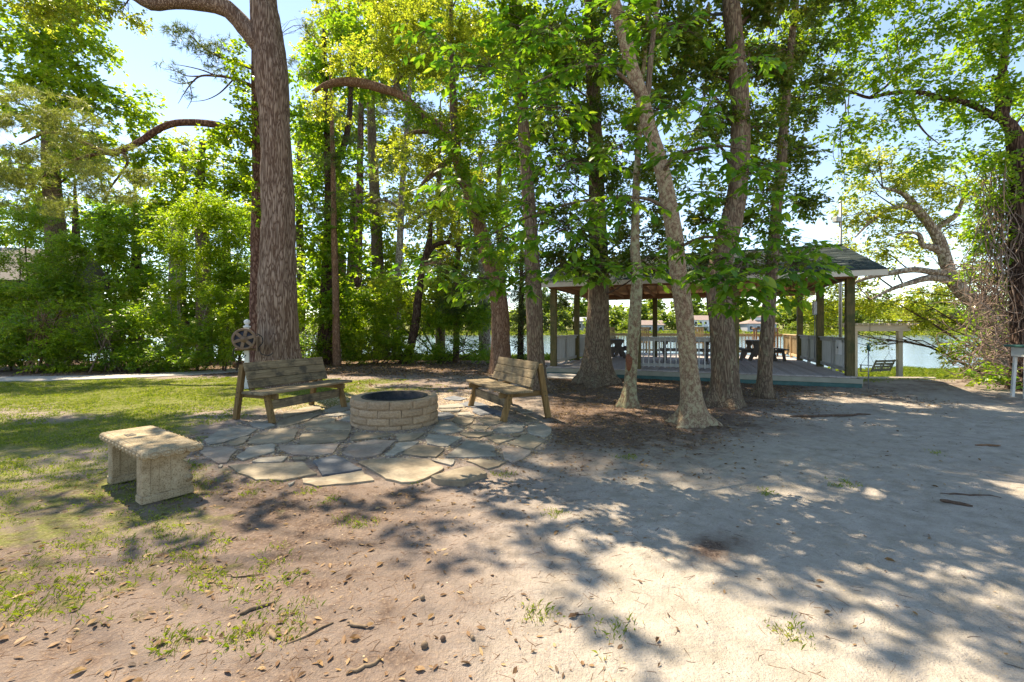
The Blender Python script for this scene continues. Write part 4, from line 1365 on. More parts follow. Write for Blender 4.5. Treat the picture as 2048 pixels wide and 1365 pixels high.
TS = [100]
def tree(name, label, path, d, bark, groups, dd=0.0, limbs=(), cat='tree', group=None, sides=20, rings=60, flare=1.0, amp=.08, ridge=.05, one=False, sub=5, r0=.05, sink=True, limb_mat=None, base=True, six=False, rise=.45, wscale=1.0):
    """groups: list of (foliage part name, kind, cluster list)"""
    TS[0] += 11; seed = TS[0]; rng = np.random.default_rng(seed)
    ctrl = px_path(path, d, dd); ctrl[:, 3] *= wscale
    gz = float(G(ctrl[0, 0], ctrl[0, 1]))
    if sink:
        ctrl[0, 2] = gz - .12
        keep = [0] + [i for i in range(1, len(ctrl)) if ctrl[i, 2] > gz + .05]
        ctrl = ctrl[keep]
    org = np.array((ctrl[0, 0], ctrl[0, 1], gz))
    t = thing(name, label, cat, tuple(org), group=group)
    _, C = trunk_obj('trunk', ctrl, M[bark], t, org, sides, rings, seed, amp, ridge, flare, base)
    allC = [C]
    for li, rows in enumerate(limbs):
        lc = px_path(rows, d)
        _, c2 = trunk_obj('limb', lc, M[limb_mat or bark], t, org, 10, 36, seed + li + 1, .10, .04, 0, False)
        allC.append(c2)
    CC = np.concatenate(allC)
    fol = []
    for gname, kind, cl in groups:
        if not cl: continue
        cw = clus(cl)
        limbs_to(cw, CC, t, org, rng, M['twig'], 'limb', sub, r0, one, rise)
        cl_local = [(np.asarray(c) - org, R, cov) for c, R, cov in cw]
        if kind.startswith('needle'):
            o, P = needles(gname, cl_local, t, seed + 3, kind)
        else:
            o, P = foliage(gname, cl_local, kind, t, seed + 5, six=six)
        o['kind'] = 'stuff'
        fol.append(o)
    return t, C, fol

# ------------------------------------------------------------------ the near trees
tree('oak_tree', 'largest oak with thick furrowed brown trunk left of fire pit',
     [(561, 770, 92), (559, 740, 88), (557, 680, 83), (556, 600, 80), (556, 500, 71), (556, 400, 66), (550, 250, 62), (543, 150, 68), (536, 80, 62), (530, 30, 58), (527, 0, 55), (520, -150, 46), (512, -400, 34), (505, -700, 18)], 11.95, 'bark_oak',
     [('crown', 'oak', [(300, -140, 11.5, 120, 60, .8), (130, -120, 11, 120, 60, .8), (480, -260, 12, 140, 90, .9), (700, -220, 12, 130, 80, .9), (350, -380, 12, 150, 90, .9), (620, -480, 12, 160, 100, .9), (820, -380, 11, 130, 90, .8), (100, -350, 11, 120, 80, .7),
                        (40, 8, 10.5, 70, 26, 1.1), (140, 2, 10.5, 60, 22, 1.1), (248, 22, 11, 26, 26, 1.1)])],
     limbs=[[(541, 112, 46, 11.9), (522, 92, 40, 11.85), (495, 62, 36, 11.8), (468, 30, 34, 11.7), (445, 14, 33, 11.6), (400, 6, 29, 11.5), (345, 4, 25, 11.4), (300, 8, 24, 11.3), (262, -10, 17, 11.2), (160, -50, 11, 11), (20, -80, 6, 10.8)],
            [(550, 40, 14, 11.9), (500, -60, 16, 11.7), (470, -220, 12, 11.6), (400, -360, 6, 11.5)]],
     sides=44, rings=150, amp=.05, ridge=.05, r0=.04, wscale=.9)
_oak = [o for o in COL.objects if o.name == 'oak_tree'][0]
mb = MB(); 
bc = PD(516, 620, 11.9) - np.array(_oak.location)
mb.lathe([(.02, -.34), (.10, -.2), (.15, -.02), (.13, .14), (.08, .3), (.02, .42)], 12, c=tuple(bc + np.array((.10, .02, 0))))
mb.build('burl', M['bark_oak'], _oak)

tree('pine_tree', 'pine just behind the big oak with long drooping branch reaching left',
     [(517, 735, 34), (516, 600, 30), (517, 450, 27), (518, 320, 25), (515, 230, 21), (512, 100, 17), (510, -200, 10)], 15, 'bark_pine',
     [('needles', 'needle_pine', [(60, 240, 14, 90, 42, 1.0), (130, 320, 14, 95, 45, 1.0), (190, 375, 14.2, 85, 40, 1.0), (30, 335, 13.8, 80, 45, 1.0), (170, 260, 14.2, 60, 28, .8), (270, 350, 14.6, 55, 28, .9), (70, 400, 14, 70, 35, .8), (20, 190, 14, 50, 30, .8), (110, 205, 14, 60, 25, .6), (240, 305, 14.5, 45, 20, .5)]),
      ('needles', 'needle_dark', [(375, 62, 14.6, 40, 28, .55), (408, 108, 14.8, 46, 34, .55), (445, 95, 14.9, 36, 30, .5), (352, 140, 14.5, 34, 20, .35), (440, 140, 15, 34, 20, .4), (370, 185, 14.6, 20, 14, .25), (610, 60, 15, 40, 30, .35), (590, 130, 15, 30, 25, .3)]),
      ('ivy', 'maple', [(490, 150, 14.7, 26, 50, .9), (482, 215, 14.6, 34, 40, 1.0), (478, 270, 14.6, 50, 28, .9), (500, 330, 14.7, 24, 40, .9), (440, 262, 14.5, 40, 16, .7), (525, 420, 14.8, 16, 50, .8)])],
     limbs=[[(519, 297, 18), (500, 285, 17), (480, 270, 15), (440, 252, 14), (400, 246, 13.5), (350, 247, 13), (315, 260, 13), (280, 284, 12.5), (235, 304, 12), (210, 306, 10), (180, 292, 8), (140, 275, 6), (95, 265, 5), (40, 290, 3)],
            [(215, 305, 7), (170, 314, 6), (140, 325, 5), (100, 345, 4), (50, 375, 2)],
            [(245, 302, 6), (255, 325, 5), (240, 350, 4), (222, 375, 3), (212, 400, 2)],
            [(512, 178, 9), (490, 166, 7), (460, 156, 5.5), (430, 152, 4.5), (400, 153, 3.5), (382, 168, 2.5), (368, 188, 1.5), (356, 208, .7)],
            [(432, 152, 3.5), (405, 141, 2.5), (372, 133, 1.6), (340, 128, .7)], [(402, 153, 3), (374, 152, 2), (348, 142, 1.3), (325, 138, .6)], [(390, 162, 2.6), (362, 168, 1.8), (336, 160, .7)], [(468, 158, 3.5), (440, 186, 2.4), (412, 200, 1.5), (380, 204, .7)], [(380, 172, 2), (384, 196, 1.4), (374, 218, .6)],
            [(512, 140, 8), (470, 125, 6), (435, 112, 5), (405, 95, 4), (380, 70, 2)]],
     sides=16, flare=.4, r0=.02)

tree('young_maple', 'tall dark forked trunk right of big oak wrapped in leaves',
     [(648, 722, 32), (652, 640, 27), (655, 560, 26), (658, 480, 22), (660, 400, 20), (658, 330, 18), (655, 260, 15), (650, 180, 12), (648, 60, 8)], 19, 'bark_dark',
     [('crown', 'greenfar', [(640, 250, 19, 60, 50, 1.0), (705, 150, 19, 55, 45, .8), (620, 140, 19, 55, 45, .9), (690, 60, 19, 60, 45, .9), (690, 330, 18.8, 45, 40, .8), (615, 380, 18.6, 45, 50, .9), (700, 430, 18.6, 40, 45, .8), (630, 480, 18.5, 45, 45, .9), (700, 540, 18.6, 40, 45, .7), (625, 580, 18.4, 40, 45, .8), (690, 620, 18.5, 45, 40, .7)])],
     limbs=[[(661, 345, 13), (675, 318, 12), (690, 285, 12), (698, 240, 11), (702, 180, 9), (706, 100, 6)]], sides=14, flare=.5, r0=.03)
tree('pine_tree', 'slim reddish pine trunk standing close right of the dark forked trunk',
     [(674, 722, 16), (672, 640, 14), (671, 560, 13), (668, 460, 12), (667, 380, 10), (664, 250, 8), (660, 100, 5)], 18, 'bark_red',
     [('needles', 'needle_dark', [(640, 420, 18, 40, 22, .5), (690, 400, 18, 40, 22, .4), (650, 330, 18, 45, 25, .5), (650, 220, 18, 50, 30, .5), (690, 280, 18, 40, 22, .4)])], sides=12, flare=.3, r0=.02)
tree('pine_tree', 'pale straight pine trunk farther back, midway between oak and leaning tree',
     [(716, 715, 18), (716, 560, 16), (718, 450, 14), (720, 330, 13), (722, 200, 10), (720, 60, 7)], 24, 'bark_pine',
     [('needles', 'needle_pine', [(760, 330, 24, 60, 32, .4), (690, 230, 24, 55, 30, .4), (770, 230, 24, 55, 30, .4), (720, 130, 24, 60, 40, .4), (790, 420, 24, 45, 26, .35)])], sides=12, flare=.3, r0=.03)
tree('pine_tree', 'slender grey pine with bare side branches behind the leaning dark tree',
     [(792, 715, 16), (795, 600, 15), (800, 480, 14), (804, 380, 12), (812, 280, 11), (820, 160, 8), (826, 40, 5)], 25, 'bark_pale',
     [('needles', 'needle_dark', [(830, 330, 25, 55, 35, .55), (780, 300, 25, 45, 30, .45), (850, 240, 25, 60, 40, .5), (800, 190, 25, 50, 35, .5), (840, 420, 25, 45, 30, .45), (770, 400, 25, 40, 25, .35)])],
     limbs=[[(802, 420, 8), (785, 408, 7), (765, 400, 6), (748, 404, 4)], [(800, 460, 8), (830, 440, 6), (860, 420, 5), (890, 400, 3)]], sides=12, flare=.3, r0=.03)
tree('leaning_tree', 'thin dark crooked tree leaning right behind the fire pit',
     [(808, 722, 20), (822, 690, 18), (832, 640, 17), (836, 600, 16), (845, 540, 15), (856, 500, 14), (860, 470, 11), (862, 440, 9), (868, 420, 7), (876, 400, 5), (890, 370, 3)], 19.3, 'bark_dark',
     [('crown', 'oakfar', [(900, 430, 19, 50, 40, .6), (850, 380, 19, 45, 35, .6), (920, 500, 19, 40, 35, .5)])],
     limbs=[[(857, 505, 11), (868, 493, 10), (885, 486, 9), (903, 487, 8), (915, 498, 5), (925, 515, 3)], [(896, 486, 7), (903, 468, 6), (909, 452, 4), (920, 440, 2)]], sides=12, flare=.4, r0=.03)

tree('oak_tree', 'reddish oak bending left at top, trunk rising behind right bench',
     [(1002, 745, 52), (1001, 690, 45), (1000, 620, 41), (990, 560, 38), (975, 510, 34), (960, 460, 32), (945, 410, 30), (930, 360, 28), (915, 320, 26), (903, 283, 24), (880, 255, 23), (855, 238, 20), (830, 215, 19), (800, 190, 18), (765, 178, 20), (730, 168, 21), (690, 164, 19), (655, 170, 15), (625, 185, 8)], 15, 'bark_red',
     [('crown', 'oak', [(845, 330, 14.8, 45, 35, .7), (800, 290, 15, 45, 30, .6), (880, 430, 14.8, 45, 40, .8), (815, 440, 15, 40, 30, .6), (935, 220, 15, 60, 50, .9), (860, 140, 15, 65, 45, .9), (760, 110, 15, 60, 40, .8), (700, 120, 15, 50, 35, .7), (650, 220, 15, 45, 30, .6), (950, 330, 14.8, 40, 35, .8), (900, 60, 15, 70, 45, .9), (800, 40, 15, 70, 40, .9), (980, 100, 15, 60, 50, .9), (960, -60, 14, 90, 50, .9), (820, -60, 15, 90, 50, .8)]), ('crown', 'green', [(950, 420, 14.2, 34, 34, .8), (915, 345, 14.2, 34, 30, .8), (985, 500, 14.3, 30, 34, .7), (890, 280, 14.3, 34, 24, .7), (840, 225, 14.3, 36, 22, .7), (930, 270, 14.4, 40, 34, .8), (1000, 420, 14.4, 34, 36, .7)])],
     limbs=[[(803, 192, 14), (792, 170, 12), (800, 152, 11), (820, 130, 8), (840, 100, 5)], [(912, 310, 20), (912, 270, 18), (908, 230, 17), (905, 150, 12), (902, 40, 8), (905, -60, 5)],
            [(908, 312, 14), (885, 330, 12), (862, 352, 11), (850, 362, 8), (842, 372, 4)], [(875, 268, 10), (850, 264, 9), (825, 266, 8), (802, 278, 5)]], sides=24, rings=110, flare=.5, limb_mat='bark_brown', r0=.03, wscale=.86)

tree('gum_tree', 'straight grey trunk touching the right bench backrest',
     [(1077, 787, 46), (1073, 740, 35), (1070, 680, 33), (1068, 600, 33), (1064, 520, 30), (1060, 440, 27), (1054, 360, 25), (1049, 290, 24), (1045, 220, 22), (1040, 140, 20), (1030, 0, 16), (1020, -200, 10), (1010, -400, 5)], 10.5, 'bark_brown',
     [('crown', 'green', [(1030, 150, 10.3, 75, 55, .8), (1090, 60, 10.3, 70, 50, .8), (980, 40, 10.3, 80, 50, .8), (1040, -80, 10.2, 110, 60, .9), (1140, -150, 10, 120, 70, .9), (950, -200, 10, 120, 70, .9), (1060, -320, 10, 130, 80, .9)])], sides=20, flare=.6, r0=.025)

tree('holly_tree', 'thick dark trunk with spreading root flare left of pavilion front',
     [(1192, 767, 66), (1193, 735, 56), (1195, 700, 50), (1196, 640, 44), (1197, 580, 40), (1198, 520, 37), (1195, 440, 34), (1192, 340, 30), (1188, 220, 28), (1184, 100, 26), (1180, 0, 24), (1175, -200, 16), (1170, -420, 6)], 12.45, 'bark_brown',
     [('crown', 'holly', [(1110, 420, 12, 60, 45, .55), (1150, 330, 12, 65, 50, .8), (1100, 260, 12, 60, 50, .7), (1230, 350, 12, 60, 45, .7), (1180, 220, 12, 70, 50, .9), (1110, 140, 12, 70, 50, .9), (1240, 130, 12, 70, 50, .9), (1160, 60, 12, 80, 50, 1.0), (1140, 500, 11.9, 60, 28, .6), (1230, 480, 11.9, 50, 28, .6), (1070, 500, 11.9, 35, 40, .5), (1290, 480, 12, 50, 35, .6), (1110, 525, 11.3, 55, 26, 1.1), (1170, 530, 11.3, 50, 26, 1.1), (1235, 515, 11.2, 55, 28, 1.1), (1310, 520, 11.0, 55, 28, 1.1), (1340, 470, 11.2, 45, 30, .7), (1150, 470, 11.6, 50, 30, .8), (1060, 330, 12, 50, 50, .7), (1060, 420, 12, 40, 45, .6)]), ('crown', 'greenbig', [(1080, 80, 14.5, 80, 60, .8), (1180, 130, 14.5, 80, 60, .8), (1280, 80, 14.5, 80, 60, .8), (1220, 240, 14.5, 70, 50, .6), (1140, 300, 14.5, 60, 45, .5), (1100, 200, 14.5, 70, 50, .7)]),
      ('upper_crown', 'hollybig', [(1180, -90, 12, 130, 60, .9), (1050, -160, 12, 120, 60, .9), (1320, -120, 12, 120, 60, .9), (1180, -280, 12, 150, 80, 1.0), (1080, -420, 12, 130, 80, .9), (1300, -380, 12, 130, 80, .9)])], sides=36, rings=110, flare=1.4, r0=.03)

tree('gum_tree', 'slim lichen-spotted trunk with brown scar at its foot, before left pavilion post',
     [(1257, 815, 30), (1260, 770, 24), (1264, 720, 23), (1268, 660, 24), (1272, 600, 23), (1274, 550, 21), (1270, 500, 19), (1271, 440, 16), (1273, 360, 14), (1278, 280, 12), (1282, 200, 10), (1290, 100, 8), (1300, -50, 5)], 8.55, 'bark_lichen',
     [('crown', 'holly', [(1250, 430, 8.6, 55, 40, .7), (1300, 330, 8.6, 60, 45, .8), (1250, 260, 8.6, 60, 45, .8), (1330, 420, 8.7, 50, 35, .6), (1310, 200, 8.7, 65, 50, .9), (1260, 100, 8.7, 65, 50, .9), (1350, 80, 8.7, 70, 50, .9), (1310, -30, 8.6, 90, 50, .9), (1220, 540, 8.7, 30, 25, .4), (1330, 500, 8.7, 40, 22, .5)])], sides=20, flare=1.0, r0=.02)
_g = [o for o in COL.objects if o.name.startswith('gum_tree')][-1]

hick_path = [(1384, 850, 46), (1384, 815, 39), (1381, 770, 36), (1376, 720, 34), (1371, 660, 34), (1365, 600, 34), (1356, 540, 33), (1350, 480, 32), (1342, 430, 31), (1330, 370, 30), (1316, 310, 28), (1300, 260, 28), (1282, 190, 27), (1262, 130, 26), (1248, 70, 26), (1236, 30, 26), (1226, 0, 25), (1200, -100, 21), (1170, -250, 13), (1150, -420, 6)]
hick, HC, _ = tree('hickory_tree', 'pale mottled trunk leaning left in front, nearest tree to camera', hick_path, 7.0, 'bark_mottle',
     [('upper_crown', 'green', [(1180, -120, 6.8, 130, 60, .8), (1320, -160, 6.6, 120, 60, .8), (1080, -220, 6.6, 140, 70, .8), (1240, -320, 6.6, 160, 90, .9), (1400, -300, 6.4, 140, 80, .8), (1010, -440, 5.6, 130, 80, .55), (880, -460, 5.4, 100, 70, .6), (960, -620, 4.7, 130, 80, .6), (1180, -450, 5.4, 130, 80, .6), (820, -350, 6.3, 90, 60, .55), (730, -300, 7.0, 80, 50, .42), (930, -300, 6.6, 90, 60, .5)])],  # clusters nearest the camera added above the frame to shade the sand
     limbs=[[(1296, 245, 14), (1293, 210, 13), (1297, 170, 12), (1302, 110, 11), (1308, 60, 9), (1316, 10, 7), (1330, -60, 4)],
            [(1325, 345, 9), (1345, 320, 8, 6.6), (1390, 300, 7, 6.1), (1440, 292, 5, 5.6), (1490, 300, 3, 5.2)],
            [(1285, 200, 10), (1240, 150, 8, 6.6), (1190, 130, 7, 6.0), (1130, 140, 5, 5.4), (1060, 170, 3, 5.0)],
            [(1340, 425, 8), (1300, 400, 7, 6.4), (1230, 395, 6, 5.8), (1130, 410, 5, 5.3), (1020, 450, 4, 5.1), (930, 500, 2.5, 5.0)],
            [(1352, 500, 7), (1390, 480, 6, 6.2), (1430, 475, 5, 5.4), (1480, 500, 4, 4.7), (1500, 550, 2.5, 4.2)]], sides=36, rings=130, flare=1.6, amp=.07, ridge=.03, r0=.02, limb_mat='bark_brown')
tree('oak_tree', 'dark broad trunk standing second from right before pavilion',
     [(1449, 812, 62), (1450, 780, 54), (1448, 720, 49), (1444, 660, 46), (1438, 600, 46), (1437, 560, 45), (1447, 500, 42), (1464, 440, 39), (1475, 380, 36), (1480, 300, 36), (1481, 220, 34), (1475, 140, 34), (1467, 60, 33), (1462, 0, 32), (1455, -200, 22), (1450, -400, 9)], 8.8, 'bark_brown',
     [('crown', 'holly', [(1430, 400, 8.9, 50, 35, .6), (1530, 380, 9, 50, 40, .7), (1420, 250, 9, 60, 45, .8), (1540, 250, 9, 60, 45, .9), (1440, 130, 9, 65, 50, 1.0), (1560, 110, 9, 65, 50, 1.0), (1400, 40, 9, 70, 45, 1.0), (1540, 10, 9, 80, 45, 1.0), (1430, 480, 8.9, 45, 25, .6), (1390, 150, 9, 50, 40, .9), (1400, 525, 9.6, 45, 26, 1.0), (1500, 525, 9.5, 50, 26, 1.0), (1510, 450, 9.4, 45, 34, .8), (1570, 500, 9.8, 36, 30, .8), (1390, 440, 9.4, 40, 34, .7)]), ('crown', 'greenbig', [(1380, 100, 13, 80, 60, .8), (1480, 140, 13, 80, 60, .8), (1580, 80, 13, 80, 60, .8), (1400, 250, 13, 70, 50, .6), (1520, 250, 13, 70, 45, .6), (1600, 200, 13, 60, 50, .7), (1340, 330, 13, 55, 40, .4)]),
      ('upper_crown', 'hollybig', [(1450, -100, 9, 140, 60, .9), (1600, -120, 9, 130, 70, .9), (1420, -260, 9, 150, 80, .9), (1600, -300, 9, 150, 80, .9), (1520, -450, 9, 160, 90, .9)])], sides=32, rings=110, flare=.8, amp=.08, r0=.025)
tree('gum_tree', 'slim dark trunk standing rightmost before the pavilion',
     [(1527, 797, 32), (1529, 760, 27), (1532, 700, 26), (1536, 640, 25), (1541, 570, 24), (1546, 500, 22), (1552, 430, 20), (1560, 360, 19), (1566, 280, 18), (1572, 200, 16), (1580, 110, 14), (1590, 20, 11), (1600, -100, 7), (1605, -250, 4)], 9.8, 'bark_brown',
     [('crown', 'holly', [(1590, 400, 9.9, 45, 40, .7), (1610, 300, 9.9, 55, 45, .8), (1530, 330, 9.9, 45, 40, .6), (1620, 190, 9.9, 55, 45, .9), (1600, 90, 9.9, 65, 50, 1.0), (1660, 20, 9.9, 60, 40, .9), (1570, 470, 9.8, 30, 30, .4), (1640, 400, 9.9, 35, 25, .4)]),
      ('upper_crown', 'hollybig', [(1640, -80, 9.8, 120, 60, .9), (1760, -160, 9.8, 130, 70, .9), (1680, -280, 9.8, 150, 80, .9)])], sides=20, flare=.5, r0=.022)

# scar patch on the slim trunk
for o in COL.objects:
    if o.get('label', '').startswith('slim lichen-spotted'):
        mb = MB(); p = PD(1260, 725, 8.42) - np.array(o.location)
        vs = []; fs = []; n = 14
        for k, (rr, yy) in enumerate(((1.0, .055), (.9, -.004), (.5, -.016), (.001, -.018))):
            for i in range(n):
                a = 2 * math.pi * i / n; w_ = 1 + .2 * math.sin(3 * a + 1)
                vs.append((p[0] + .062 * rr * w_ * math.cos(a), p[1] + yy + .05 * (rr * math.cos(a)) ** 2, p[2] + .16 * rr * w_ * math.sin(a)))
        for k in range(3):
            for i in range(n):
                j = (i + 1) % n; fs.append((k * n + i, k * n + j, (k + 1) * n + j, (k + 1) * n + i))
        mb.add(vs, fs, True)
        M['scar'] = m_basic('scar_wood', (.10, .035, .018), (.20, .075, .035), 30, .8)
        mb.build('bark_scar', M['scar'], o)

# hickory sprays hanging toward the camera: compound leaves, the nearest 300 leaflets as objects
HS = [(860, 540, 5.0, 80, 36, 14), (950, 575, 5.0, 80, 36, 20), (1010, 490, 5.1, 80, 36, 16), (1120, 470, 4.7, 95, 40, 20), (1195, 545, 4.6, 55, 30, 9), (1120, 340, 4.8, 110, 50, 22), (1000, 300, 5.0, 110, 50, 20), (900, 380, 5.2, 80, 50, 14),
      (1080, 220, 4.8, 120, 55, 24), (960, 150, 5.0, 110, 55, 22), (1180, 120, 4.8, 95, 55, 18), (1080, 60, 4.8, 130, 45, 24), (1390, 310, 4.9, 110, 40, 20), (1500, 350, 4.8, 90, 34, 13), (1320, 230, 4.9, 80, 45, 12), (1250, 410, 4.7, 80, 34, 12),
      (1440, 470, 4.5, 60, 36, 9), (1480, 560, 4.1, 75, 34, 13), (1590, 540, 4.4, 60, 34, 10), (1620, 500, 4.7, 60, 28, 10), (1400, 560, 4.3, 50, 30, 7), (1510, 615, 4.1, 40, 26, 5), (1650, 545, 4.8, 45, 30, 8), (1500, 130, 4.9, 70, 40, 9), (1040, 560, 4.9, 60, 32, 10),
      (1560, 690, 4.6, 10, 8, 0), (1450, 610, 4.2, 40, 25, 5), (1250, 30, 4.8, 90, 40, 12), (860, 80, 5.2, 80, 45, 12), (1350, 60, 4.9, 90, 50, 12), (1130, 545, 4.9, 60, 30, 9), (1300, 545, 4.8, 55, 28, 7), (1360, 500, 4.7, 50, 30, 6), (1540, 480, 4.8, 60, 36, 9), (1570, 580, 4.5, 50, 28, 8), (1450, 530, 4.4, 55, 30, 8), (1180, 420, 4.9, 70, 36, 10), (1400, 400, 4.9, 60, 36, 7), (1540, 410, 4.9, 60, 34, 7), (1050, 420, 5.0, 60, 40, 9), (1240, 300, 4.9, 70, 40, 9), (1420, 210, 5.0, 70, 40, 9)]
rng = np.random.default_rng(77)
def leaflet_mesh():
    vs = [(0, 0, 0)]; prof = [(.12, .08), (.30, .185), (.52, .225), (.74, .165), (.90, .07)]
    ctr = [(0, 0, 0)] + [(x, 0, -.05 * x * x) for x, _ in prof] + [(1.0, 0, -.07)]
    vs = list(ctr)
    for s in (1, -1):
        for x, y in prof: vs.append((x, s * y, .06 * y / .3 - .05 * x * x))
    fs = []
    L0, R0 = 7, 12
    fs.append((0, 1, L0)); fs.append((0, R0, 1))
    for i in range(4):
        fs.append((i + 1, i + 2, L0 + i + 1, L0 + i)); fs.append((i + 2, i + 1, R0 + i, R0 + i + 1))
    fs.append((5, 6, L0 + 4)); fs.append((6, 5, R0 + 4))
    return vs, fs
LV, LF = leaflet_mesh()
frames = []  # (pos, x axis, z axis, length, rnd)
stems = MB()
horg = np.array(hick.location)
for u, v, d, ru, rv, n in HS:
    R = np.array((ru, max(ru, rv) * .6, rv)) * d / FPX
    c = PD(u, v, d)
    hub = c + np.array((.15 * R[0], .5 * R[1], .55 * R[2]))
    for k in range(int(n * 2.3)):
        p = c + ball(1, rng, 2.5)[0] * R
        D = unit(p - hub + rng.normal(size=3) * .3 * R[0]); D = unit(D * np.array((1, 1, .5)) + np.array((0, 0, -.15)))
        rach = rng.uniform(.10, .18)
        a = p - D * rach
        stems.tube(np.array([hub + (a - hub) * .15, (hub + a) / 2 + rng.normal(size=3) * .03, a, p]) - horg, [.004, .003, .0022, .0015], 3, cap=False)
        S = unit(np.cross(D, (0, 0, 1.0))); base_r = rng.random()
        for q in range(5 if rng.random() < .75 else 3):
            if q == 0: dirn, pos, sc = D, p, 1.1
            else:
                s = 1 if q % 2 else -1; f = .0 if q < 3 else .5
                dirn = unit(D * .55 + S * s * .9 + rng.normal(size=3) * .15); pos = p - D * rach * f; sc = 1.0 if q < 3 else .75
            dirn = unit(dirn + np.array((0, 0, -rng.uniform(.0, .55))))
            z = unit(np.array((0, 0, 1.0)) + rng.normal(size=3) * .30)
            y = unit(np.cross(z, dirn)); z = np.cross(dirn, y)
            frames.append((pos, dirn, y, z, .118 * sc * rng.uniform(.75, 1.2), np.clip(.6 * base_r + .4 * rng.random(), 0, 1)))
stems.build('leaf_stalks', M['twig'], hick)['kind'] = 'stuff'
frames.sort(key=lambda f: np.linalg.norm(f[0] - np.array((0, 0, CAMH))) - 3 * f[4])
from mathutils import Matrix
lm = []
for q in range(6):
    me = bpy.data.meshes.new('leaf'); me.from_pydata(LV, [], LF)
    at = me.attributes.new('rnd', 'FLOAT', 'FACE'); at.data.foreach_set('value', np.full(len(LF), (q + .5) / 6, np.float32))
    me.polygons.foreach_set('use_smooth', [True] * len(LF)); me.materials.append(M['leaf_hickory']); me.update(); lm.append(me)
for f in frames[:300]:
    o = bpy.data.objects.new('leaf', lm[min(5, int(f[5] * 6))])
    p = f[0] - horg
    mt = Matrix(((f[1][0], f[2][0], f[3][0], 0), (f[1][1], f[2][1], f[3][1], 0), (f[1][2], f[2][2], f[3][2], 0), (0, 0, 0, 1))) @ Matrix.Scale(f[4], 4)
    mt.translation = Vector(p)
    o.matrix_basis = mt
    link(o, hick)
rest = frames[300:]
LVa = np.array(LV); LT = [tuple(f) for f in LF]
tris = []
for f in LF:
    tris.append(f[:3])
    if len(f) == 4: tris.append((f[0], f[2], f[3]))
tris = np.array(tris)
Pp = np.array([f[0] for f in rest]) - horg; X = np.array([f[1] for f in rest]); Y = np.array([f[2] for f in rest]); Z = np.array([f[3] for f in rest]); S = np.array([f[4] for f in rest])
V = Pp[:, None] + S[:, None, None] * (LVa[None, :, 0:1] * X[:, None] + LVa[None, :, 1:2] * Y[:, None] + LVa[None, :, 2:3] * Z[:, None])
Fc = tris[None] + (np.arange(len(rest)) * len(LV))[:, None, None]
o = np_mesh('leaves', V.reshape(-1, 3), Fc.reshape(-1, 3), M['leaf_hickory'], hick, rnd=np.repeat([f[5] for f in rest], len(tris)))
o['kind'] = 'stuff'
print('hickory leaflets', len(frames))

# ------------------------------------------------------------------ trees on the right
tree('live_oak', 'leaning pale oak over the lake right of pavilion',
     [(2002, 735, 56), (1985, 665, 48), (1955, 612, 40), (1925, 585, 36), (1905, 560, 32), (1893, 530, 30), (1885, 500, 28), (1872, 470, 26), (1855, 445, 23), (1835, 420, 20), (1820, 400, 16), (1800, 385, 11), (1765, 375, 6)], 17, 'bark_pale',
     [('crown', 'oakfine', [(1735, 440, 17.5, 50, 34, .8), (1760, 500, 18, 40, 26, .6), (1830, 450, 17.6, 40, 30, .6), (1690, 430, 17.6, 34, 30, .5), (1660, 650, 20.5, 50, 20, .7), (1670, 540, 19, 50, 30, .8), (1780, 420, 17.6, 45, 30, .6), (1850, 500, 18.6, 50, 36, .6), (1920, 560, 18.8, 50, 40, .6), (1800, 650, 20, 50, 24, .7), (1720, 340, 18, 50, 36, .6), (1850, 340, 17.5, 50, 36, .7), (1700, 490, 18, 36, 26, .4), (1790, 475, 17.5, 40, 28, .4), (1690, 590, 19.5, 55, 32, .85), (1640, 560, 20, 45, 30, .8), (1650, 615, 20.5, 55, 26, .8), (1765, 545, 18.5, 38, 24, .4), (1760, 610, 19.5, 55, 26, .8), (1830, 590, 18.5, 42, 28, .5), (1835, 635, 19, 45, 24, .6), (1890, 630, 18.5, 42, 28, .6), (1815, 355, 17, 46, 36, .6), (1900, 370, 17, 55, 42, .7), (1940, 450, 17, 45, 40, .6), (1960, 520, 17, 38, 36, .5), (1755, 690, 19.3, 24, 14, .5), (1905, 690, 17.5, 36, 28, .6), (1935, 725, 17, 34, 26, .6), (1760, 320, 17, 45, 35, .5), (1860, 420, 17.2, 40, 26, .4), (1720, 380, 17, 40, 28, .35), (1600, 600, 21, 45, 26, .7)])],
     limbs=[[(1912, 568, 16), (1890, 560, 14), (1860, 556, 13), (1820, 566, 10), (1780, 580, 7), (1740, 600, 3)],
            [(1895, 545, 15), (1870, 545, 13), (1830, 540, 12), (1790, 545, 11), (1740, 555, 8), (1690, 572, 3)],
            [(1886, 510, 14), (1868, 496, 14), (1845, 490, 10), (1838, 470, 8), (1815, 465, 5), (1790, 470, 3)],
            [(1868, 465, 12), (1885, 448, 11), (1910, 432, 10), (1925, 400, 7), (1935, 360, 4)],
            [(1830, 418, 12), (1805, 412, 10), (1775, 420, 8), (1745, 440, 6), (1710, 475, 3)]], sides=20, rings=90, flare=.5, amp=.12, r0=.035, sub=8, wscale=.74)

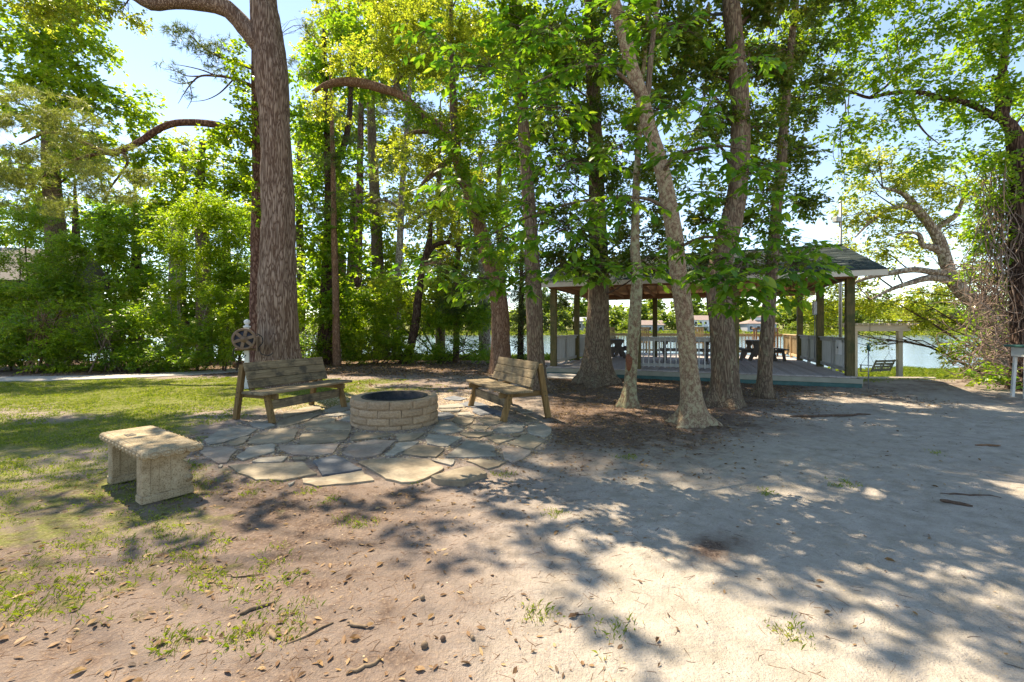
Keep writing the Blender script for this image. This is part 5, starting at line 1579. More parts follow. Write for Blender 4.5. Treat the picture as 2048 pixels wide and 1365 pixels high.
vt, _, _ = tree('vine_covered_tree', 'dark trunk at right frame edge hung with dry vines',
     [(2062, 770, 60), (2056, 650, 50), (2050, 500, 46), (2046, 380, 40), (2035, 300, 32), (2022, 255, 22), (2005, 235, 18), (2000, 180, 15), (2010, 100, 12), (2020, -50, 8), (2025, -250, 4)], 11, 'bark_dark',
     [('crown', 'green', [(1690, 60, 10.5, 75, 45, .75), (1775, 120, 10.6, 75, 42, .7), (1860, 60, 10.8, 75, 45, .8), (1950, 90, 11, 70, 45, .9), (2030, 40, 11, 70, 50, .9), (1890, 180, 10.9, 70, 40, .8), (1800, 235, 10.7, 65, 36, .6), (1985, 200, 11, 60, 45, .9), (1700, 270, 10.6, 60, 38, .6), (1860, 300, 10.8, 60, 38, .6), (1960, 310, 11, 60, 40, .7), (1660, 170, 10.5, 45, 40, .6), (1690, 360, 10.8, 40, 28, .4), (1770, -40, 10.6, 110, 50, .8), (1940, -60, 10.8, 120, 60, .8), (1850, -200, 10.8, 140, 80, .8), (2030, -250, 10.8, 130, 90, .8), (2040, 420, 11.2, 34, 50, .9), (2000, 360, 11.3, 45, 36, .7), (1960, 420, 11.6, 36, 40, .5), (2030, 500, 11.2, 34, 44, .8), (2160, 200, 11, 90, 120, .8), (2180, 0, 11, 110, 90, .8), (1985, 400, 11, 40, 35, .45), (1975, 470, 11.4, 34, 36, .7), (2010, 540, 11.5, 34, 40, .7), (1960, 560, 12.6, 30, 34, .5), (1985, 640, 12.8, 40, 36, .35), (2020, 680, 12.4, 40, 34, .35), (1940, 690, 13, 34, 26, .5), (2020, 748, 10.9, 34, 14, .7), (1965, 757, 11.2, 40, 9, .6)])],
     limbs=[[(2030, 280, 16), (2005, 240, 15), (1985, 232, 13), (1955, 215, 12), (1920, 202, 11), (1880, 196, 10), (1845, 186, 9), (1800, 185, 8), (1765, 190, 7), (1738, 196, 6), (1700, 184, 5), (1660, 176, 3), (1630, 174, 2)],
            [(1738, 196, 5), (1770, 175, 4.5), (1790, 150, 4), (1800, 120, 2.5)], [(1845, 187, 5), (1825, 205, 4.5), (1830, 235, 4), (1850, 265, 3), (1880, 290, 1.5)],
            [(2010, 240, 10), (2018, 190, 9), (2000, 165, 7), (1985, 150, 4)]], sides=24, rings=90, flare=.4, r0=.02)
# hanging vines: one tangled mass
rng = np.random.default_rng(5)
mb_v, mb_f = [], []
off = 0
def addtube(p, r, n=3):
    global off
    V, Fq = tube(p, r, n, cap=False); mb_v.append(V); mb_f.append(np.array(Fq) + off); off += len(V)
for k in range(620):
    top = rng.random() < .28
    if top:
        u, v, d = rng.uniform(1965, 2060), rng.uniform(300, 480), rng.uniform(10.6, 12.6)
        a = PD(u, v, d); ln = rng.uniform(.8, 3.4)
        b = a + np.array((rng.normal() * .25, rng.normal() * .25, -ln))
        mid = [(a * (1 - t) + b * t) + rng.normal(size=3) * np.array((.13, .13, .08)) for t in (.25, .5, .75)]
        pts = np.array([a, *mid, b])
    else:
        u, v, d = rng.normal(1995, 30), rng.uniform(540, 768), rng.uniform(10.8, 13.0)
        a = PD(u, v, d); pts = [a]; D = unit(rng.normal(size=3) + np.array((0, 0, .4)))
        for q in range(5):
            D = unit(D + rng.normal(size=3) * .75); pts.append(pts[-1] + D * rng.uniform(.12, .3))
        pts = np.array(pts)
    pts[:, 2] = np.maximum(pts[:, 2], G(pts[:, 0], pts[:, 1]) + .02)
    c = catmull(pts, 12); r = rng.uniform(.004, .013)
    addtube(c, np.full(12, r))
o = np_mesh('hanging_vines', np.concatenate(mb_v), np.concatenate(mb_f), M['vine'], smooth=True)
tag(o, 'tangle of dry hanging vines at the right frame edge', 'vines', kind='stuff')

# ------------------------------------------------------------------ bushes and background trees
def bush(name, label, u, vb, d, clusters, kind, group=None, stems=5, bark='twig', six=False, mat=None):
    TS[0] += 7; rng = np.random.default_rng(TS[0])
    b = PD(u, vb, d); gz = float(G(b[0], b[1])); org = np.array((b[0], b[1], gz))
    t = thing(name, label, 'bush' if 'bush' in name or 'shrub' in name else 'tree', tuple(org), group=group)
    cw = clus(clusters)
    for k in range(stems):
        c, R, _ = cw[rng.integers(len(cw))]
        tgt = c + ball(1, rng, 2)[0] * R * .6
        a = org + np.array((rng.normal() * .25, rng.normal() * .25, -.05))
        mid = (a + tgt) / 2 + rng.normal(size=3) * .2
        mb = MB(); P = catmull(np.array([a, mid, tgt]), 9)
        mb.tube(P - org, np.linspace(.035, .006, 9), 6)
        for h in range(5):
            e = P[rng.integers(3, 8)]; c2, R2, _ = cw[rng.integers(len(cw))]
            g2 = e + unit(c2 + ball(1, rng, 2)[0] * R2 - e) * rng.uniform(.4, 1.1)
            mb.tube(np.array([e, (e + g2) / 2 + rng.normal(size=3) * .06, g2]) - org, [.012, .008, .003], 4, cap=False)
        mb.build('stem', M[bark], t)
    o, _ = foliage('foliage', [(c - org, R, cv) for c, R, cv in cw], kind, t, TS[0] + 1, six=six, mat=mat)
    o['kind'] = 'stuff'
    return t
BG = 'bushes edging the left lawn'
bush('wax_myrtle_bush', 'dark green bush at left frame edge behind the path', 40, 738, 16.0, [(-30, 620, 16.3, 70, 60, 1.1), (-20, 690, 15.8, 60, 40, 1.2), (40, 660, 16, 75, 50, 1.3), (20, 710, 15.8, 70, 30, 1.2), (100, 700, 15.8, 60, 36, 1.2), (30, 600, 16.4, 70, 36, 1.1)], 'dark', BG)
bush('wax_myrtle_bush', 'low dark bush second from left, behind the path', 170, 738, 15.9, [(165, 690, 15.9, 70, 42, 1.3), (210, 650, 16.2, 60, 40, 1.1), (150, 725, 15.6, 70, 18, 1.2), (140, 630, 16.5, 60, 34, .7)], 'shrub', BG, mat='leaf_maple')
bush('wax_myrtle_bush', 'leafy mid green bush at middle of the left bush row', 280, 736, 15.8, [(275, 690, 15.8, 65, 42, 1.2), (300, 640, 16.1, 60, 40, 1.1), (240, 720, 15.5, 60, 20, 1.2), (320, 722, 15.5, 50, 18, 1.1)], 'shrub', BG)
bush('wax_myrtle_bush', 'rounded low bush right part of row, left of hose reel', 395, 734, 15.7, [(390, 690, 15.7, 62, 40, 1.3), (420, 720, 15.4, 55, 20, 1.3), (350, 715, 15.5, 50, 24, 1.2), (430, 655, 16, 50, 34, .7)], 'shrub', BG, mat='leaf_dark')
bush('wax_myrtle_bush', 'bright yellow-green bush behind the hose reel post', 480, 732, 15.6, [(470, 640, 15.8, 48, 40, 1.2), (480, 690, 15.5, 45, 34, 1.1), (500, 600, 16, 40, 34, 1.0), (440, 610, 16, 40, 30, .9)], 'shrubl', BG)
bush('bare_shrub', 'twiggy half bare shrub in front of dark left thicket', 215, 736, 15.3, [(205, 640, 15.4, 45, 30, .16), (170, 610, 15.4, 40, 30, .14), (240, 650, 15.3, 40, 26, .14)], 'shrub', stems=7, bark='bark_brown')
bush('bare_shrub', 'reddish brown bare stems standing low in left bushes', 75, 736, 15.4, [(60, 650, 15.4, 40, 34, .12), (90, 620, 15.4, 40, 30, .12)], 'shrub', stems=10, bark='bark_red')
bush('understory_tree', 'dark shrubby tree rising at far left below the pine branch', 60, 730, 18, [(50, 520, 18, 75, 50, 1.2), (130, 560, 18, 70, 45, 1.2), (40, 440, 18.5, 60, 45, 1.0), (170, 500, 18, 60, 45, 1.1), (90, 590, 17.6, 70, 36, .8)], 'dark', 'understorey trees left', bark='bark_dark')
bush('understory_tree', 'dark green dense tree left of the pale stemmed sapling', 230, 728, 18, [(220, 480, 18, 65, 55, 1.3), (260, 560, 18, 60, 45, 1.2), (180, 600, 17.8, 55, 36, 1.1), (270, 430, 18.4, 55, 45, 1.2), (240, 620, 17.5, 60, 36, .7)], 'darkfar', 'understorey trees left', bark='bark_dark')
bush('sapling', 'pale stemmed yellow-green sapling at middle of left thicket', 375, 725, 17, [(390, 500, 17, 60, 45, .9), (400, 420, 17.2, 60, 45, 1.0), (340, 460, 17.2, 50, 40, .9), (430, 560, 17, 45, 40, .8), (350, 580, 16.8, 50, 36, .8), (450, 480, 17.2, 45, 40, .9)], 'shrubl', 'understorey trees left', bark='bark_pale')
bush('sapling', 'light green sapling close to left side of big oak', 470, 728, 17.2, [(470, 540, 17.2, 50, 45, 1.0), (490, 460, 17.4, 45, 45, 1.0), (440, 590, 17, 40, 34, .9), (500, 580, 17, 36, 36, .9)], 'shrub', 'understorey trees left', bark='bark_pale')
bush('wax_myrtle_bush', 'bright green bush right of oak below the twin dark trunks', 640, 724, 18.4, [(620, 695, 18.4, 34, 26, 1.1), (690, 680, 18.6, 45, 40, 1.2), (650, 630, 18.8, 50, 36, .9), (700, 610, 18.8, 40, 36, .8)], 'shrub', 'bushes behind the fire pit')
bush('wax_myrtle_bush', 'glowing yellow-green bush left of the leaning dark tree', 750, 722, 18.8, [(745, 690, 18.8, 50, 36, 1.3), (785, 665, 19, 50, 36, 1.2), (735, 630, 19.2, 45, 36, 1.0), (800, 705, 18.6, 45, 22, 1.2), (780, 600, 19.2, 40, 30, .8)], 'shrubl', 'bushes behind the fire pit')
bush('wax_myrtle_bush', 'green bush right of the leaning dark tree, lake showing behind', 870, 722, 19, [(865, 705, 19, 50, 20, 1.1), (915, 700, 19.2, 45, 24, .9), (880, 640, 19.4, 55, 36, 1.1), (945, 640, 19.2, 45, 40, 1.1), (970, 700, 18.6, 34, 22, .8)], 'shrub', 'bushes behind the fire pit')
bush('brushy_shrub', 'brownish dry shrub behind the crooked leaning tree', 880, 718, 20.5, [(880, 570, 20.5, 55, 40, .8), (830, 600, 20.5, 45, 40, .8), (920, 600, 20.3, 45, 40, .8), (770, 590, 20.8, 45, 40, .8)], 'oakfar', 'bushes behind the fire pit')
ct, _, _ = tree('cedar_tree', 'dark feathery cedar between reddish oak and grey trunk', [(1040, 722, 14), (1042, 640, 12), (1043, 560, 9), (1044, 480, 5)], 17.5,
     'bark_dark', [('crown', 'cedar', [(1040, 590, 17.4, 32, 28, .8), (1050, 640, 17.4, 40, 28, .9), (1110, 600, 17.6, 42, 26, .7), (1100, 640, 17.6, 34, 24, .6), (1045, 690, 17.2, 26, 24, .6), (1030, 530, 17.4, 30, 28, .8), (1060, 560, 17.5, 34, 24, .7)])], sides=10, flare=.3, r0=.03)
tree('cedar_tree', 'reddish trunked cedar half hidden left of reddish oak', [(912, 715, 13), (913, 640, 12), (915, 560, 11), (917, 480, 8), (918, 420, 5)], 19.8,
     'bark_red', [('crown', 'cedar', [(930, 560, 19.6, 40, 34, .9), (900, 610, 19.6, 40, 30, .8), (950, 620, 19.6, 36, 36, .9), (940, 480, 19.8, 40, 34, .8), (890, 520, 19.8, 36, 30, .7)])], sides=10, flare=.3, r0=.03)

BT = 'tall background trees of the woodland'
tree('maple_tree', 'tall bright yellow-green maple filling the upper left corner', [(120, 735, 40), (118, 600, 36), (110, 450, 32), (100, 300, 26), (95, 150, 20), (100, 0, 14), (110, -200, 8)], 21, 'bark_brown',
     [('crown', 'maplefar', [(60, 70, 20.5, 80, 50, 1.0), (150, 110, 20.5, 80, 55, 1.0), (60, 190, 20.5, 70, 50, 1.0), (190, 190, 20.5, 80, 50, 1.0), (270, 230, 20.8, 55, 40, .9), (130, 270, 20.5, 80, 45, 1.0), (300, 300, 21, 45, 36, .8), (140, 30, 20.5, 60, 40, .9), (60, 340, 20.5, 70, 50, .9), (190, 330, 21, 70, 40, .9), (60, -60, 20.5, 120, 60, .8)])], one=False, r0=.03, group=BT, flare=.3)
tree('maple_tree', 'bright green maple in the middle distance left of oak trunk', [(410, 735, 30), (408, 600, 28), (405, 480, 24), (400, 380, 18), (405, 280, 10)], 23, 'bark_brown',
     [('crown', 'maplefar', [(360, 340, 22.5, 55, 38, .9), (440, 350, 22.5, 55, 40, 1.0), (400, 410, 22.5, 65, 40, 1.1), (470, 420, 22.5, 50, 40, 1.0), (340, 420, 22.5, 55, 40, 1.0), (420, 290, 22.8, 45, 26, .6), (500, 360, 22.8, 40, 40, .9)])], r0=.03, group=BT, flare=.3)
tree('oak_tree', 'hazy grey-green oak showing behind the curved pine branch', [(350, 730, 30), (352, 600, 28), (356, 480, 24), (362, 380, 18), (370, 300, 9)], 27, 'bark_pale',
     [('crown', 'oakfar', [(380, 310, 27, 45, 28, .6), (350, 290, 27, 40, 26, .5), (420, 330, 27, 40, 26, .5), (310, 360, 27, 45, 30, .7)])], r0=.03, group=BT, flare=.3)
tree('maple_tree', 'tall sunlit maple crown at top centre behind big oak', [(760, 725, 26), (758, 600, 24), (752, 450, 22), (745, 300, 18), (740, 150, 14), (738, 0, 9)], 26, 'bark_brown',
     [('crown', 'oakfar', [(650, 60, 25, 55, 40, .9), (720, 90, 25, 60, 45, 1.0), (800, 70, 25, 60, 45, 1.0), (770, 10, 25, 60, 36, 1.0), (690, 10, 25, 60, 36, .9), (850, 120, 25, 55, 45, .9), (640, 130, 25, 40, 40, .7), (740, 170, 25, 50, 34, .7), (840, 20, 25, 60, 40, 1.0), (760, -80, 25, 130, 60, .8)])], r0=.03, group=BT, flare=.3)
tree('maple_tree', 'bright background tree above the glowing bush', [(700, 725, 22), (702, 600, 20), (705, 480, 16), (708, 380, 10)], 27, 'bark_brown',
     [('crown', 'maplefar', [(700, 400, 26, 50, 36, .5), (760, 460, 26, 45, 36, .5), (740, 540, 26, 45, 34, .6), (690, 480, 26, 40, 34, .5), (790, 530, 26, 40, 34, .5), (640, 450, 26, 40, 40, .6), (620, 330, 26, 45, 45, .7)])], r0=.03, group=BT, flare=.3)
tree('oak_tree', 'pale green oak behind the bent reddish oak', [(970, 720, 24), (968, 600, 22), (965, 480, 18), (962, 380, 12), (960, 280, 6)], 26, 'bark_pale',
     [('crown', 'oakfar', [(960, 420, 25.5, 45, 36, .6), (900, 460, 25.5, 40, 34, .5), (1000, 480, 25.5, 36, 36, .6), (930, 360, 25.5, 45, 36, .6), (1000, 380, 25.5, 40, 40, .6), (870, 400, 25.5, 40, 34, .5), (1000, 290, 25.5, 40, 40, .5)])], r0=.03, group=BT, flare=.3)
for i, (u, d, lab) in enumerate(((-40, 26, 'dense tree behind bushes at left frame edge'), (150, 28, 'dense background tree behind dark understorey left'), (270, 29, 'dense background tree right of dark understorey'), (450, 29, 'dense background tree showing left beside oak trunk'))):
    tree('woodland_tree', lab, [(u, 728, 26), (u + 4, 600, 22), (u + 2, 480, 14), (u, 380, 5), (u - 3, 330, 2)], d, 'bark_dark',
         [('crown', 'greenfar', [(u - 40, 430, d, 60, 50, 1.0), (u + 50, 460, d, 60, 50, 1.0), (u, 540, d, 70, 50, 1.1), (u + 20, 620, d, 75, 50, 1.1), (u - 40, 660, d, 60, 40, 1.0)])], r0=.03, group=BT, flare=.3, one=True)

W = [('maple_tree', 'pale leafy background tree just right of big oak', 600, 28, 'woods', [(590, 480, 28, 40, 45, .8), (600, 400, 28, 40, 45, .8), (590, 580, 28, 36, 40, .7), (640, 540, 28, 40, 45, .7), (600, 250, 28, 40, 45, .7)]),
     ('oak_tree', 'hazy yellow-green background tree at centre, left of leaning tree', 770, 30, 'woodsoak', [(760, 330, 30, 55, 45, 1.0), (800, 400, 30, 50, 45, 1.0), (740, 420, 30, 55, 45, 1.0), (770, 500, 30, 55, 45, 1.0), (720, 570, 30, 50, 40, 1.0), (790, 590, 30, 50, 36, 1.0), (820, 300, 30, 50, 40, .9), (700, 360, 30, 45, 40, .9)]),
     ('oak_tree', 'pale background tree behind crooked leaning tree top', 880, 30, 'woodsoak', [(870, 330, 30, 50, 45, 1.0), (900, 250, 30, 55, 45, 1.1), (850, 480, 30, 50, 45, .9), (890, 560, 30, 50, 40, 1.1), (920, 400, 30, 50, 45, 1.0), (840, 240, 30, 50, 40, 1.0), (930, 500, 30, 50, 40, .9), (950, 580, 30, 50, 36, .9)]),
     ('maple_tree', 'green background tree left of straight grey trunk', 1000, 29, 'woodsgreen', [(1000, 420, 29, 45, 50, 1.0), (1010, 330, 29, 45, 50, 1.0), (980, 540, 29, 40, 40, .9), (1020, 240, 29, 50, 50, 1.0), (1030, 500, 29, 30, 40, .8), (1080, 200, 29, 50, 50, .8)]),
     ('maple_tree', 'background tree filling top centre above bent oak limb', 680, 30, 'woods', [(640, 290, 30, 55, 45, 1.0), (720, 270, 30, 55, 45, 1.0), (680, 200, 30, 55, 45, 1.0), (800, 150, 30, 55, 45, 1.0), (900, 130, 30, 65, 50, 1.1), (980, 150, 30, 65, 50, 1.1), (880, 30, 30, 70, 50, 1.1), (980, 40, 30, 70, 50, 1.1), (1080, 80, 30, 70, 60, 1.0), (760, 200, 30, 50, 40, .9)])]
W += [('woodland_tree', 'low leafy tree filling the gap behind the pale sapling', 370, 24, 'woodsgreen', [(350, 600, 24, 55, 40, 1.0), (400, 640, 24, 55, 36, 1.0), (330, 670, 24, 50, 30, 1.0), (440, 680, 24, 50, 26, 1.0), (460, 600, 24, 40, 40, .9), (380, 520, 24, 50, 36, .7)]),
     ('woodland_tree', 'low leafy tree behind the hose reel, left of oak trunk', 540, 24, 'woods', [(500, 650, 24, 45, 36, 1.0), (610, 620, 24, 45, 40, 1.0), (600, 680, 24, 45, 24, .8), (620, 540, 24, 40, 40, .8)]),
     ('woodland_tree', 'low leafy tree behind the dark forked trunk', 690, 23, 'woodsgreen', [(670, 590, 23, 50, 40, .9), (730, 610, 23, 50, 36, 1.0), (700, 660, 23, 55, 30, 1.0), (780, 560, 23, 45, 36, .8), (820, 650, 23, 50, 30, .9)]),
     ('woodland_tree', 'low yellow-green tree behind the leaning dark tree', 880, 23, 'woods', [(860, 600, 23, 50, 36, 1.0), (920, 570, 23, 45, 40, .9), (900, 640, 23, 50, 28, .9), (850, 530, 23, 40, 34, .7)])]
for nm, lab, u, d, kind, cl_ in W:
    low = 'low' in lab
    tree(nm, lab, [(u, 722, 14), (u + 3, 660, 12), (u - 2, 600, 8), (u, 560, 5), (u + 1, 520, 2)] if low else [(u, 722, 20), (u + 2, 560, 17), (u - 2, 400, 12), (u, 260, 6), (u + 1, 200, 2)], d, 'bark_brown', [('crown', kind, cl_)], r0=.03, group=BT, flare=.3, one=True)
# unseen tree added to shade the yard from the left, mostly above the frame
tree('maple_tree', 'unseen tree added outside the left frame edge to shade the yard', [(-260, 800, 60), (-262, 650, 54), (-262, 450, 48), (-258, 200, 40), (-255, -50, 28), (-250, -300, 14)], 10.5, 'bark_brown',
     [('crown', 'hollybig', [(-220, -200, 10.5, 150, 90, .45), (-60, -260, 10.5, 130, 80, .45), (-380, -150, 10.5, 150, 100, .4), (-200, -420, 10.5, 170, 110, .45), (620, -290, 7.4, 100, 55, .34), (470, -260, 7.2, 120, 55, .34), (300, -230, 6.8, 130, 55, .36), (540, -420, 6.4, 110, 60, .32), (160, -260, 7.6, 120, 60, .34)])], r0=.03, flare=.5, rise=-.35)

print('leaves', NLEAF)

# ------------------------------------------------------------------ far shore: marsh, trees, houses
protos = []
def far_tree(kind_seed, shape):
    t = thing('shore_tree', 'leafy tree on the far shore of lake', 'tree', group='trees along the far shore')
    rng = np.random.default_rng(kind_seed)
    mb = MB(); h = shape[2] * .55
    mb.tube(catmull(np.array([(0, 0, -.5), (.2, 0, h * .5), (0, .2, h)]), 6), np.linspace(.35, .12, 6), 6)
    mb.build('trunk', M['bark_dark'], t)
    cl = []
    for k in range(7):
        s = ball(1, rng, 3)[0]
        cl.append((np.array((s[0] * shape[0], s[1] * shape[0], shape[1] + s[2] * shape[2] * .36)), np.array((shape[0] * .55, shape[0] * .55, shape[2] * .22)), .9))
    o, _ = foliage('crown', cl, 'far', t, kind_seed)
    o['kind'] = 'stuff'
    return t
P4 = [far_tree(301, (5.0, 6.0, 10)), far_tree(302, (6.0, 5.0, 9)), far_tree(303, (4.2, 8.0, 13)), far_tree(304, (3.6, 3.2, 6))]
rng = np.random.default_rng(11)
first = [True] * 4
def put_far(i, x, y, s):
    t = P4[i] if first[i] else copy_tree(P4[i])
    first[i] = False
    t.location = (x, y, float(G0(x, y)) - .1); t.rotation_euler = (0, 0, rng.uniform(0, 6.28)); t.scale = (s, s, s * rng.uniform(.9, 1.1))
for k in range(96):
    x = -70 + (k % 48) * 6.3 + rng.uniform(-2.5, 2.5); y = (198 if k < 48 else 220) + rng.uniform(-5, 12)
    u = 1024 + x * FPX / y
    put_far(rng.integers(0, 3), x, y, rng.uniform(.95, 1.35) * (1 if k < 48 else 1.25))
for k in range(26):
    x = -10 + k * 8.0 + rng.uniform(-3, 3); y = rng.uniform(183, 190)
    put_far(3, x, y, rng.uniform(.5, 1.0))
def far_house(label, u, d, w_, h_, dep, wallm, roofm, hip=False, storeys=1, nwin=3):
    p = PD(u, 0, d); z = float(G0(p[0], d))
    t = thing('lake_house', label, 'house', (p[0], d, z), 0)
    mb = MB(); mb.box((0, 0, h_ / 2 - .5), (w_, dep, h_ + 1)); wl_ = mb.build('wall', M[wallm], t)
    mb = MB(); o = .6; rh = w_ * .16 if hip else dep * .28
    a = [(-w_ / 2 - o, -dep / 2 - o, h_), (w_ / 2 + o, -dep / 2 - o, h_), (w_ / 2 + o, dep / 2 + o, h_), (-w_ / 2 - o, dep / 2 + o, h_)]
    rx = w_ / 2 - dep * .45 if hip else w_ / 2 + o
    a += [(-rx, 0, h_ + rh), (rx, 0, h_ + rh)]
    mb.add(a, [(3, 2, 1, 0), (0, 1, 5, 4), (2, 3, 4, 5), (1, 2, 5), (3, 0, 4)]); mb.build('roof', M[roofm], t)
    for s in range(storeys):
        for k in range(nwin):
            x = -w_ / 2 + w_ * (k + .5) / nwin; zz = h_ * (s + .55) / storeys
            mb = MB(); mb.box((x, -dep / 2 - .05, zz), (w_ / nwin * .5, .12, h_ / storeys * .5)); f_ = mb.build('window', M['white'], t)
            mb = MB(); mb.box((x, -dep / 2 - .10, zz), (w_ / nwin * .40, .06, h_ / storeys * .38)); mb.build('pane', M['black'], f_)
    return t
M['roof_brown'] = m_basic('roof_brown', (.20, .15, .13), (.30, .23, .20), 2, .9)
M['siding'] = m_basic('house_siding', (.30, .31, .34), (.40, .41, .44), 3, .8)
M['siding_blue'] = m_basic('house_siding_blue', (.42, .48, .52), (.55, .60, .62), 3, .8)
far_house('low grey house across lake seen above front railing', 1300, 186, 9, 3.2, 7, 'siding', 'roof_brown', nwin=4)
hw = far_house('pale blue two storey house across lake with verandah', 1404, 186, 10, 5.2, 7, 'siding_blue', 'roof_brown', storeys=2, nwin=5)
mb = MB(); mb.box((0, -5, 2.6), (9.6, 3, .2)); mb.box((0, -6.4, 3.2), (9.6, .1, .12)); 
for k in range(5): mb.box((-4.6 + 2.3 * k, -6.4, 1.6), (.18, .18, 3.3))
mb.build('verandah', M['white'], hw)
h3 = far_house('wide grey house across lake with brown hip roof and roof lantern', 1513, 182, 11.5, 3.9, 8, 'siding', 'roof_brown', True, nwin=4)
mb = MB(); mb.box((1.0, 0, 5.9), (5, 3.4, 1.3)); mb.build('lantern_wall', M['white'], h3)
mb = MB(); mb.add([(-1.9, -2.1, 6.55), (3.9, -2.1, 6.55), (3.9, 2.1, 6.55), (-1.9, 2.1, 6.55), (.2, 0, 7.5), (1.8, 0, 7.5)], [(3, 2, 1, 0), (0, 1, 5, 4), (2, 3, 4, 5), (1, 2, 5), (3, 0, 4)]); mb.build('lantern_roof', M['roof_brown'], h3)
far_house('grey roofed house across lake glimpsed through the leaning oak', 1790, 188, 13, 3.4, 8, 'white', 'siding', nwin=5)
far_house('small grey house across lake seen between left pavilion posts', 1164, 192, 6, 4.6, 6, 'siding', 'siding', nwin=2)
# neighbour's house behind the left bushes
M['roof_grey'] = m_basic('old_roof_grey', (.10, .09, .085), (.16, .145, .135), 6, .9)
nh = thing('neighbour_house', 'neighbouring house with grey roof glimpsed through bushes at left edge', 'house', (*PD(-60, 0, 24)[:2], 0), math.radians(20))
mb = MB(); mb.box((0, 0, 1.9), (9, 6, 3.9)); mb.build('wall', M['roof_grey'], nh)
mb = MB(); mb.add([(-5, -3.6, 3.85), (5, -3.6, 3.85), (5, 3.6, 3.85), (-5, 3.6, 3.85), (-5, 0, 5.9), (5, 0, 5.9)], [(3, 2, 1, 0), (0, 1, 5, 4), (2, 3, 4, 5), (1, 2, 5), (3, 0, 4)]); mb.build('roof', M['roof_grey'], nh)
mb = MB(); mb.box((2.2, -3.03, 1.9), (1.2, .08, 1.3)); f_ = mb.build('window', M['white'], nh)
mb = MB(); mb.box((2.2, -3.08, 1.9), (1.0, .04, 1.1)); mb.build('pane', M['black'], f_)

# ------------------------------------------------------------------ grass, litter, sticks
def blades(name, X, Y, H, W, mat, label, per=4, rng=np.random.default_rng(21)):
    n = len(X)
    bx = np.repeat(X, per) + rng.normal(size=n * per) * .022; by = np.repeat(Y, per) + rng.normal(size=n * per) * .022
    bz = G(bx, by) - .004
    h = np.repeat(H, per) * rng.uniform(.6, 1.3, n * per); wd = np.repeat(W, per)
    a = rng.uniform(0, 6.28, n * per); lean = rng.uniform(.2, 1.1, n * per)
    dx, dy = np.cos(a), np.sin(a)
    B = np.stack([bx, by, bz], -1); S = np.stack([-dy, dx, np.zeros_like(dx)], -1) * wd[:, None] / 2
    M1 = B + np.stack([dx * lean * h * .35, dy * lean * h * .35, h * .6], -1)
    T = B + np.stack([dx * lean * h, dy * lean * h, h * (1 - .25 * lean)], -1)
    V = np.stack([B - S, B + S, M1 + S * .9, T], 1).reshape(-1, 3)
    i = np.arange(n * per) * 4
    Fc = np.concatenate([np.stack([i, i + 1, i + 2], -1), np.stack([i, i + 2, i + 3], -1)], 1).reshape(-1, 3)
    rb = np.clip(np.repeat(rng.random(n), per) * .6 + .4 * rng.random(n * per), 0, 1)
    o = np_mesh(name, V, Fc, mat, rnd=np.repeat(rb, 2))
    return tag(o, label, 'grass', kind='stuff')
rng = np.random.default_rng(31)
N = 100000
X = rng.uniform(-15, 1.2, N); Y = rng.uniform(2.0, 14.5, N) ** 1.0
u, v = pix(X, Y)
gm = grass_mask(X, Y)
pat = fbm(X * 1.1, Y * 1.1, seed=41, oct=4); pat2 = vnoise(X * 6, Y * 6, seed=43)
dens = np.clip((gm * 1.45 + (pat - .5) * 3.4 + (pat2 - .5) * .9 - .40) * 1.7, 0, 1) * np.where(gm < .02, 0, 1)
inst = in_poly(u, v, OUTLINE)
ok = (rng.random(N) < dens) & (~inst | (rng.random(N) < .01)) & (u > -160) & (np.hypot(X + 1.89, Y - 7.27) > .75)
X, Y = X[ok], Y[ok]
blades('lawn_grass', X, Y, .016 + .026 * vnoise(X * 2, Y * 2, seed=44), .0012 + .0006 * Y, M['grass'], 'patchy short grass on the left lawn', per=4)
# stray tufts in the sand and by the flagstones
TP = [(720, 1050), (1255, 915), (1690, 965), (575, 1160), (600, 1210), (350, 1290), (520, 965), (560, 960), (1080, 1225), (1110, 1030), (660, 1000), (340, 1275), (480, 1280), (1540, 985), (1665, 970), (1580, 1270), (940, 945), (700, 1040), (500, 990), (735, 1045), (400, 1160), (430, 1165), (1230, 1260), (1870, 905), (610, 985), (830, 965), (1000, 950)]
X, Y = [], []
for u, v in TP:
    p = PG(u, v); n = rng.integers(8, 26); X += list(p[0] + rng.normal(size=n) * .05); Y += list(p[1] + rng.normal(size=n) * .05)
X, Y = np.array(X), np.array(Y)
blades('grass_tufts', X, Y, np.full(len(X), .032), np.full(len(X), .003), M['grass'], 'stray green grass tufts growing in bare sand')
# taller marsh grass on the near bank
N = 14000
X = rng.uniform(9, 30, N); Y = rng.uniform(11.6, 30, N)
ok = (rng.random(N) < .9 * sstep(-1.2, 1.2, Y - y_edge(X) + 4 * (fbm(X * .7, Y * .7, seed=23) - .5))) & (np.hypot(X - 15.4, (Y - 19) * .6) > .9) & (G0(X, Y) > -1.3)
X, Y = X[ok], Y[ok]
blades('bank_grass', X, Y, .05 + .30 * sstep(16.5, 22, Y) * vnoise(X * .8, Y * .8, seed=3), .012 + 0 * X, M['grass'], 'rough grass on the lake bank at right', per=3)
N = 6000
X = rng.uniform(-12, 9, N); Y = rng.uniform(24, 37, N)
ok = G0(X, Y) > -1.3
X, Y = X[ok], Y[ok]
blades('marsh_grass', X, Y, .35 + .4 * vnoise(X * .8, Y * .8, seed=3), .02 + 0 * X, M['grass'], 'marsh grass along the water behind the yard', per=3)
N = 3500
X = rng.uniform(-60, 200, N); Y = rng.uniform(172, 182, N)
blades('far_marsh', X, Y, 1.0 + .8 * rng.random(N), np.full(N, .25), M['grass'], 'yellow marsh grass strip on the far shore', per=2)

